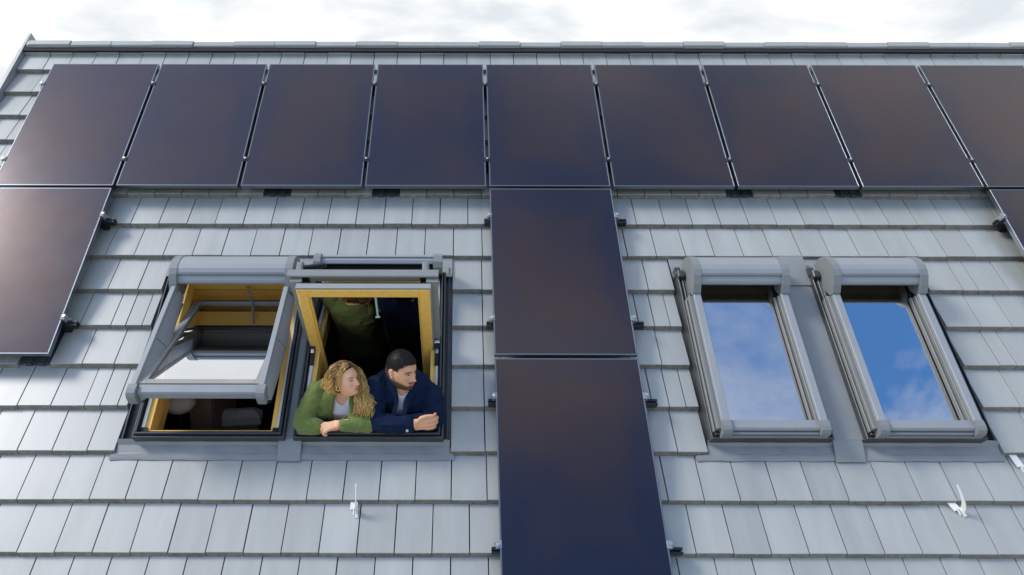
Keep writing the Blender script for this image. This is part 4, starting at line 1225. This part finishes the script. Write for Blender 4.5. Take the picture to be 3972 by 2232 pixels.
# blazer
OP_F = [(828, 965), (843, 998), (838, 1025), (832, 1050), (833, 1057), (882, 1057), (881, 1046), (878, 1006), (886, 990), (905, 955)]
def blazer(g_):
    torso(g_, RF[:-2], 0.016)
    limb(g_, armR[:4] + [(-0.285, 0.012, 0.034)], [0.066, 0.060, 0.056, 0.050, 0.042]); limb(g_, armL[:3] + [(-0.070, -0.002, 0.058), (-0.145, -0.024, 0.063)], [0.064, 0.058, 0.054, 0.049, 0.043])
    blob(g_, T(-0.295, 0.125, 0.125), (0.065, 0.060, 0.085)); blob(g_, T(-0.322, 0.150, 0.228), (0.052, 0.060, 0.036)); blob(g_, T(-0.030, 0.150, 0.195), (0.052, 0.060, 0.036))
    # folds
    for p0, p1, r_ in (((-0.402, 0.030, 0.095), (-0.350, -0.030, 0.075), .013), ((-0.395, 0.01, 0.07), (-0.33, -0.045, 0.062), .012), ((0.045, 0.05, 0.10), (-0.02, 0.02, 0.085), .014), ((0.05, 0.03, 0.07), (-0.03, -0.02, 0.078), .012), ((-0.345, 0.10, 0.185), (-0.29, 0.07, 0.135), .012)):
        limb(g_, [p0, tuple((a_ + b_) / 2 for a_, b_ in zip(p0, p1)), p1], [r_ * .6, r_, r_ * .6], 8, 4)
bl, bvf = garment('jacket', blazer, 0.006, 'jacket_green', woman, [OP_F], 3, 0.005)
ribbon(bvf, edge_strip([((846, 992), (828, 975)), ((843, 1000), (815, 985)), ((841, 1010), (806, 1001)), ((840, 1017), (800, 1014)), ((839, 1022), (801, 1024)), ((837, 1034), (806, 1036)), ((834, 1048), (815, 1049)), ((832, 1060), (824, 1060))], 0.06), 0, 0.007, 'lapel', 'jacket_green', bl, PT)
ribbon(bvf, edge_strip([((880, 992), (892, 985)), ((877, 1003), (897, 1000)), ((878, 1014), (903, 1014)), ((879, 1026), (900, 1028)), ((880, 1040), (892, 1041)), ((881, 1054), (886, 1054))], 0.06), 0, 0.007, 'lapel', 'jacket_green', bl, PT)
# trousers
def legs(cx, sp):
    def f(g_):
        for sx in (-1, 1):
            limb(g_, [(cx + sx * sp, 0.44, -0.16), (cx + sx * sp, 0.46, -0.55), (cx + sx * (sp + .01), 0.50, -0.97)], [0.098, 0.072, 0.055])
    return f
garment('trousers', legs(-0.16, 0.085), 0.012, 'trousers_dark', woman, (), 2, 0)
# hoop earring
m = MB(sc=1.0)
c = Mh @ Vector((-0.0790 * HS, -0.002, -0.036))
m.tube([c + Vector((0.010 * math.cos(t * .5236), 0.003 * math.sin(t * .5236), 0.012 * math.sin(t * .5236))) for t in range(13)], 0.0036, 8, cap=False)
obj('earring', m.mesh('earring', 'gold', True), woman, PT)
# hair: a cap close to the skull and some hundreds of curled locks
def hair_cap(sex, Mh_, HS_, mask, lift, name, mats, parent, jitter=0.0):
    nu, nv = 80, 60
    dirs = np.array([(math.sin(math.pi * i / nv) * math.cos(2 * math.pi * j / nu), math.sin(math.pi * i / nv) * math.sin(2 * math.pi * j / nu), math.cos(math.pi * i / nv)) for i in range(0, nv + 1) for j in range(nu)])
    p = head_shape(dirs, sex)
    mb_ = MB(sc=1.0); ids = {}
    keep = [mask(q) for q in p]
    rr = random.Random(11)
    def vid(k):
        if k not in ids:
            n_ = Vector(p[k]); n_ = Vector((n_.x / .0058, n_.y / .0088, n_.z / .0130)).normalized()
            w_ = keep[k]
            e_ = lift(p[k]) * min(1, w_) + rr.uniform(-jitter, jitter)
            ids[k] = mb_.pt(Mh_ @ ((Vector(p[k]) + n_ * e_) * HS_))
        return ids[k]
    for i in range(nv):
        for j in range(nu):
            q = [i * nu + j, i * nu + (j + 1) % nu, (i + 1) * nu + (j + 1) % nu, (i + 1) * nu + j]
            if all(keep[k] > 0 for k in q): mb_.face([vid(k) for k in q])
    me_ = mb_.mesh(name, mats, True)
    return obj(name, me_, parent, PT)
def f_mask(q):
    x, y, z = q
    if y > 0.012 and z < 0.088: return 0
    if y > 0.0 and z < 0.02: return 0
    if z < -0.075: return 0
    return 1.0
def hair_tone(me_, cols):
    at = me_.attributes.new('tone', 'FLOAT_COLOR', 'POINT'); at.data.foreach_set('color', np.array(cols).ravel())
cap = hair_cap('f', Mh, HS, f_mask, lambda q: 0.010, 'hair', 'hair_strands', woman, 0.001)
hair_tone(cap.data, [(0.085, 0.045, 0.024, 1)] * len(cap.data.vertices))
hc = Mh.to_translation()
rh = random.Random(21)
hm = MB(sc=1.0); tones = []
part = Mh.to_3x3()
n_l = 0
while n_l < 1250:
    th = rh.uniform(0, 2 * math.pi); ph = math.acos(rh.uniform(-0.45, 1.0))
    dvec = np.array([[math.sin(ph) * math.cos(th), math.sin(ph) * math.sin(th), math.cos(ph)]])
    q = head_shape(dvec, 'f')[0]
    if f_mask(q) < 1.0: continue
    x, y, z = q
    n_l += 1
    root = Mh @ (Vector(q) * HS)
    nrm = (part @ Vector((x / .0058, y / .0095, z / .0135))).normalized()
    left = x > 0.0                       # her left: the far side, where the long hair falls forward
    if left and y > -0.07:
        Ln = rh.uniform(0.15, 0.27)
        drift = (part @ Vector((0.55, 0.42, 0))).normalized()
    else:
        Ln = rh.uniform(0.09, 0.16)
        drift = (part @ Vector((-0.35, -0.75, 0))).normalized()
    if z > 0.06: Ln += 0.06
    amp = rh.uniform(0.004, 0.011); frq = rh.uniform(9, 16) * (1 if rh.random() < .5 else -1); ph0 = rh.uniform(0, 6.28)
    lift_ = rh.uniform(0.010, 0.030)
    pts, rad = [], []
    K = 20
    for k in range(K + 1):
        t = k / K
        s_ = Ln * t
        out_ = lift_ * (1 - math.exp(-5 * t)) + 0.010 * t
        p_ = root + nrm * out_ + drift * (0.040 * t) + Vector((0, 0, -1)) * (s_ - 0.045 * (1 - math.exp(-3 * t)) * max(0, nrm.z))
        # stay outside the skull and neck
        rel = Mh.inverted() @ p_
        e_ = math.sqrt((rel.x / (.079 * HS)) ** 2 + (rel.y / (.106 * HS)) ** 2 + (rel.z / (.124 * HS)) ** 2) if rel.z > -0.02 else math.sqrt((rel.x / (.070 * HS)) ** 2 + (rel.y / (.092 * HS)) ** 2)
        if e_ < 1.08:
            sc_ = 1.08 / max(e_, .2)
            rel = Vector((rel.x * sc_, rel.y * sc_, rel.z * (sc_ if rel.z > -0.02 else 1)))
            p_ = Mh @ rel
        a_ = amp * min(1, t * 3)
        e1 = nrm.orthogonal().normalized(); e2 = nrm
        p_ = p_ + Vector((math.cos(frq * s_ * 6 + ph0) * a_, math.sin(frq * s_ * 6 + ph0) * a_ * .8, 0))
        pts.append(p_); w_ = (0.0030 * (1 - 0.75 * t) + 0.0006) * rh.uniform(.7, 1.15)
        rad.append((w_, w_ * .7))
    # locks never cover the face
    bad = False
    for p_ in pts:
        rel = Mh.inverted() @ p_
        if rel.y > 0.035 and -0.13 < rel.z < 0.055 and rel.x < 0.050: bad = True; break
        if p_.x < -0.12 and p_.z < 0.255 and p_.y < 0.10: bad = True; break
    if bad: n_l -= 1 if rh.random() < .97 else 0; continue
    n0 = len(hm.v)
    hm.tube(pts, rad, 5)
    tip = Vector((0.72, 0.46, 0.15)) if rh.random() < .55 else Vector((0.40, 0.235, 0.085)); rootc = Vector((0.085, 0.042, 0.020))
    g0_ = rh.uniform(-.15, .2)
    for k in range(K + 1):
        t = k / K
        f_ = min(1, max(0, (t - 0.12 + g0_) / 0.45))
        c_ = rootc * (1 - f_) + tip * f_
        for _ in range(5): tones.append((c_.x, c_.y, c_.z, 1))
def spline(c, n_):
    out_ = []
    m_ = len(c) - 1
    for k in range(n_ + 1):
        f_ = k / n_ * m_; i = min(int(f_), m_ - 1); t = f_ - i
        p0, p1, p2, p3 = c[max(i - 1, 0)], c[i], c[i + 1], c[min(i + 2, m_)]
        out_.append(0.5 * ((2 * p1) + (p2 - p0) * t + (2 * p0 - 5 * p1 + 4 * p2 - p3) * t * t + (3 * p1 - p0 - 3 * p2 + p3) * t ** 3))
    return out_
for _ in range(430):
    a0_ = rh.uniform(0, 1)
    r0_ = Mh @ (Vector((rh.uniform(0.012, 0.060), rh.uniform(-0.06, 0.055), 0.0)) * HS)
    rel = Mh.inverted() @ r0_ / HS
    zt_ = 0.120 * math.sqrt(max(0.02, 1 - (rel.x / .076) ** 2 - (rel.y / .095) ** 2))
    r0_ = Mh @ (Vector((rel.x, rel.y, zt_ + 0.004)) * HS)
    m1_ = Mh @ (Vector((rh.uniform(0.078, 0.104), rh.uniform(-0.030, 0.078), rh.uniform(0.02, 0.05))) * HS)
    m2_ = Mh @ (Vector((rh.uniform(0.085, 0.128), rh.uniform(-0.010, 0.085), rh.uniform(-0.075, -0.035))) * HS)
    e1_ = Vector((rh.uniform(-0.075, 0.030), rh.uniform(0.000, 0.050), rh.uniform(0.165, 0.215)))
    e2_ = e1_ + Vector((rh.uniform(-0.015, 0.025), -0.020, -rh.uniform(0.02, 0.085)))
    K = 30
    pts = spline([r0_, m1_, m2_, e1_, e2_], K)
    amp = rh.uniform(0.003, 0.009); frq = rh.uniform(14, 26) * (1 if rh.random() < .5 else -1); ph0 = rh.uniform(0, 6.28)
    pts = [p_ + Vector((math.cos(frq * k / K + ph0), math.sin(frq * k / K + ph0), 0.3 * math.cos(frq * k / K))) * amp * min(1, 2.5 * k / K) for k, p_ in enumerate(pts)]
    rad = []
    for k in range(K + 1):
        w_ = 0.0027 * (1 - 0.72 * k / K) + 0.0005; rad.append((w_, w_ * .7))
    hm.tube(pts, rad, 5)
    tip = Vector((0.75, 0.50, 0.17)) if rh.random() < .6 else Vector((0.42, 0.25, 0.09)); rootc = Vector((0.13, 0.07, 0.032))
    g0_ = rh.uniform(-.1, .2)
    for k in range(K + 1):
        f_ = min(1, max(0, (k / K - 0.08 + g0_) / 0.35)); c_ = rootc * (1 - f_) + tip * f_
        for _q in range(5): tones.append((c_.x, c_.y, c_.z, 1))
for _ in range(300):     # locks swept back from the hairline
    hx = rh.uniform(-0.060, 0.020); hy = 0.052 + rh.uniform(-.02, .012) - 6.0 * hx * hx
    hz = 0.120 * math.sqrt(max(0.05, 1 - (hx / .076) ** 2 - (hy / .088) ** 2))
    hz = max(hz, 0.060)
    c0_ = [Vector((hx, hy, hz + .002)), Vector((hx - 0.018, hy - 0.030, hz + 0.022)), Vector((hx * 1.1 - 0.042, hy - 0.070, hz + rh.uniform(-0.012, 0.008))),
           Vector((-0.088 + rh.uniform(-.012, .01), hy - 0.105, 0.015 + rh.uniform(-.03, .02))), Vector((-0.086 + rh.uniform(-.012, .012), -0.045 + rh.uniform(-.03, .02), -0.050 + rh.uniform(-.03, .02)))]
    K = 26
    pts = [Mh @ (q_ * HS) for q_ in spline(c0_, K)]
    amp = rh.uniform(0.002, 0.006); frq = rh.uniform(10, 22); ph0 = rh.uniform(0, 6.28)
    pts = [p_ + Vector((math.cos(frq * k / K + ph0), math.sin(frq * k / K + ph0), 0.5 * math.cos(frq * k / K))) * amp * min(1, 2 * k / K) for k, p_ in enumerate(pts)]
    hm.tube(pts, [(0.0030 * (1 - .7 * k / K) + .0005, 0.0021 * (1 - .7 * k / K) + .0004) for k in range(K + 1)], 5)
    tip = Vector((0.72, 0.46, 0.15)) if rh.random() < .5 else Vector((0.36, 0.20, 0.07)); rootc = Vector((0.10, 0.052, 0.025)); g0_ = rh.uniform(-.2, .15)
    for k in range(K + 1):
        f_ = min(1, max(0, (k / K - 0.22 + g0_) / 0.4)); c_ = rootc * (1 - f_) + tip * f_
        for _q in range(5): tones.append((c_.x, c_.y, c_.z, 1))
hme = hm.mesh('curls', 'hair_strands', True, fix=False)
hair_tone(hme, tones)
obj('curls', hme, woman, PT)

# ================= the man
Mm = head_matrix((0.202, 0.078, 0.366), math.radians(54), math.radians(-8), math.radians(0))
MS = 1.03
mbv = Vector((0, -0.80, -0.60))
RM = smooth_rings([((0.225, 0.46, -0.14), (0.172, 0, 0), mbv * 0.12), ((0.225, 0.36, 0.0), (0.160, 0, 0), mbv * 0.115), ((0.225, 0.275, 0.105), (0.180, 0, -.010), mbv * 0.130),
      ((0.220, 0.215, 0.185), (0.178, 0, -.020), mbv * 0.130), ((0.218, 0.180, 0.245), (0.168, 0, -.030), mbv * 0.095), ((0.220, 0.160, 0.290), (0.115, 0, -.018), mbv * 0.072), ((0.216, 0.142, 0.316), (0.062, 0, -.006), mbv * 0.060)])
mR = [(0.050, 0.165, 0.262), (0.035, 0.100, 0.160), (0.048, 0.035, 0.062), (0.150, -0.002, 0.056), (0.290, -0.012, 0.056)]
mL = [(0.372, 0.165, 0.205), (0.398, 0.120, 0.120), (0.396, 0.075, 0.048), (0.320, 0.055, 0.044), (0.20, 0.05, 0.042)]
b = MB(sc=1.0)
torso(b, RM, -0.004)
limb(b, [(0.218, 0.155, 0.285), (0.212, 0.125, 0.310), (0.205, 0.095, 0.345)], [0.062, 0.059, 0.058])
limb(b, mR, [0.056, 0.050, 0.046, 0.044, 0.031]); limb(b, mL, [0.056, 0.050, 0.046, 0.042, 0.030])
head_mesh_into(b, Mm, 'm', MS)
hand(b, (0.290, -0.012, 0.056), (0.372, -0.024, 0.072), (0.06, 0.0, -1.0), (0.1, -1.0, 0.15),
     ((0.25, 0.85, 0.6), (0.28, 0.85, 0.6), (0.32, 0.85, 0.6), (0.38, 0.85, 0.6)), ((0.325, -0.024, 0.100), (0.368, -0.026, 0.116), (0.402, -0.022, 0.118)), r=0.0098, size=1.10)
me = remesh(b, 0.0033, 1, name='person')
paint_body(me, Mm, MS, 'm')
man = obj('person', me, None, PT)
tag(man, 'bearded man in dark blue jacket leaning on the window sill, holding the frame', 'person')
SH_M = [(960, 860), (988, 962), (994, 974), (1001, 988), (1009, 998), (1017, 994), (1026, 987), (1036, 965), (1070, 860)]
garment('shirt', lambda g_: torso(g_, RM[3:-6], 0.004), 0.006, 'shirt_white', man, [SH_M], 2, 0.002)
OP_M = [(986, 950), (993, 972), (1000, 992), (1003, 1010), (1000, 1026), (992, 1039), (992, 1047), (1014, 1048), (1014, 1030), (1015, 1010), (1020, 998), (1028, 987), (1038, 960)]
def overshirt(g_):
    torso(g_, RM[:-1], 0.016)
    limb(g_, [(0.218, 0.165, 0.285), (0.216, 0.150, 0.322)], [0.075, 0.074])
    limb(g_, mR[:4] + [(0.262, -0.010, 0.056)], [0.076, 0.070, 0.062, 0.058, 0.050]); limb(g_, mL, [0.074, 0.068, 0.060, 0.054, 0.046])
    blob(g_, T(0.055, 0.160, 0.265), (0.064, 0.070, 0.050)); blob(g_, T(0.366, 0.160, 0.208), (0.060, 0.070, 0.050))
    for p0, p1, r_ in (((0.02, 0.05, 0.13), (0.10, 0.0, 0.10), .016), ((0.02, 0.02, 0.09), (0.13, -0.04, 0.085), .014), ((0.43, 0.10, 0.16), (0.36, 0.09, 0.10), .015), ((0.10, -0.05, 0.07), (0.22, -0.055, 0.075), .012), ((0.06, 0.12, 0.23), (0.13, 0.09, 0.15), .014)):
        limb(g_, [p0, tuple((a_ + b_) / 2 for a_, b_ in zip(p0, p1)), p1], [r_ * .6, r_, r_ * .6], 8, 4)
jk, bvm = garment('jacket', overshirt, 0.006, 'jacket_blue', man, [OP_M], 3, 0.005)
ribbon(bvm, edge_strip([((990, 958), (976, 950)), ((993, 971), (976, 966)), ((999, 985), (981, 986)), ((1002, 998), (988, 1000)), ((1003, 1011), (992, 1012)), ((1000, 1025), (990, 1024)), ((993, 1040), (984, 1038))], 0.08), 0, 0.008, 'collar', 'jacket_blue', jk, PT)
ribbon(bvm, edge_strip([((1034, 970), (1046, 970)), ((1028, 986), (1048, 988)), ((1020, 998), (1042, 1004)), ((1015, 1010), (1034, 1016)), ((1014, 1026), (1026, 1028)), ((1014, 1042), (1022, 1042))], 0.08), 0, 0.008, 'collar', 'jacket_blue', jk, PT)
garment('trousers', legs(0.225, 0.095), 0.012, 'trousers_dark', man, (), 2, 0)
m = MB(sc=1.0); c = Vector((0.245, -0.060, 0.038)); m.tube([c, c + Vector((0, -0.006, 0.002))], 0.0085, 12); obj('button', m.mesh('button', 'button_metal'), jk, PT)
def m_mask(q):
    x, y, z = q
    line = 0.062 if abs(x) < 0.045 else 0.062 - (abs(x) - 0.045) * 1.2
    if y > 0.035: return 1.0 if z > line else 0
    if y > 0.0: return 1.0 if z > 0.022 else 0
    return 1.0 if z > -0.045 + 0.0 * y else 0
def m_lift(q):
    return 0.003 + 0.008 * max(0, min(1, (q[2] - 0.03) / 0.05))
mcap = hair_cap('m', Mm, MS, m_mask, m_lift, 'hair', 'hair_strands', man, 0.0016)
Mmi = Mm.inverted(); tn = []
for v in mcap.data.vertices:
    q = (Mmi @ v.co) / MS
    f_ = min(1, max(0, (q.z + 0.035 + rh.uniform(-.008, .008)) / 0.065))
    c_ = Vector((0.115, 0.068, 0.045)) * (1 - f_) + Vector((0.014, 0.011, 0.010)) * f_
    tn.append((c_.x, c_.y, c_.z, 1))
hair_tone(mcap.data, tn)
nap = MB(sc=1.0); tn = []
while len(tn) < 1500 * 16:
    th = rh.uniform(0, 2 * math.pi); ph = math.acos(rh.uniform(0.15, 1.0))
    q = Vector(head_shape(np.array([[math.sin(ph) * math.cos(th), math.sin(ph) * math.sin(th), math.cos(ph)]]), 'm')[0])
    if m_mask(q) <= 0: continue
    n_ = Vector((q.x / .0058, q.y / .0088, q.z / .0130)).normalized()
    b0 = q + n_ * (m_lift(q) - 0.003)
    d_ = (n_ + Vector((rh.uniform(-.5, .5), 0.55 + rh.uniform(-.4, .4), rh.uniform(-.2, .3)))).normalized()
    ln_ = rh.uniform(0.005, 0.010) * min(1, 0.35 + max(0, q.z) / 0.07)
    nap.tube([Mm @ (b0 * MS), Mm @ ((b0 + d_ * ln_ * .5) * MS), Mm @ ((b0 + d_ * ln_ + n_ * -.001) * MS), Mm @ ((b0 + d_ * ln_ * 1.25 + n_ * -.003) * MS)], [0.0017, 0.0015, 0.0010, 0.0004], 4)
    g_ = rh.uniform(0.008, 0.030); tn += [(g_ * 1.15, g_ * .95, g_ * .85, 1)] * 16
nme = nap.mesh('hair_nap', 'hair_strands', True, fix=False); hair_tone(nme, tn); obj('hair_nap', nme, man, PT)
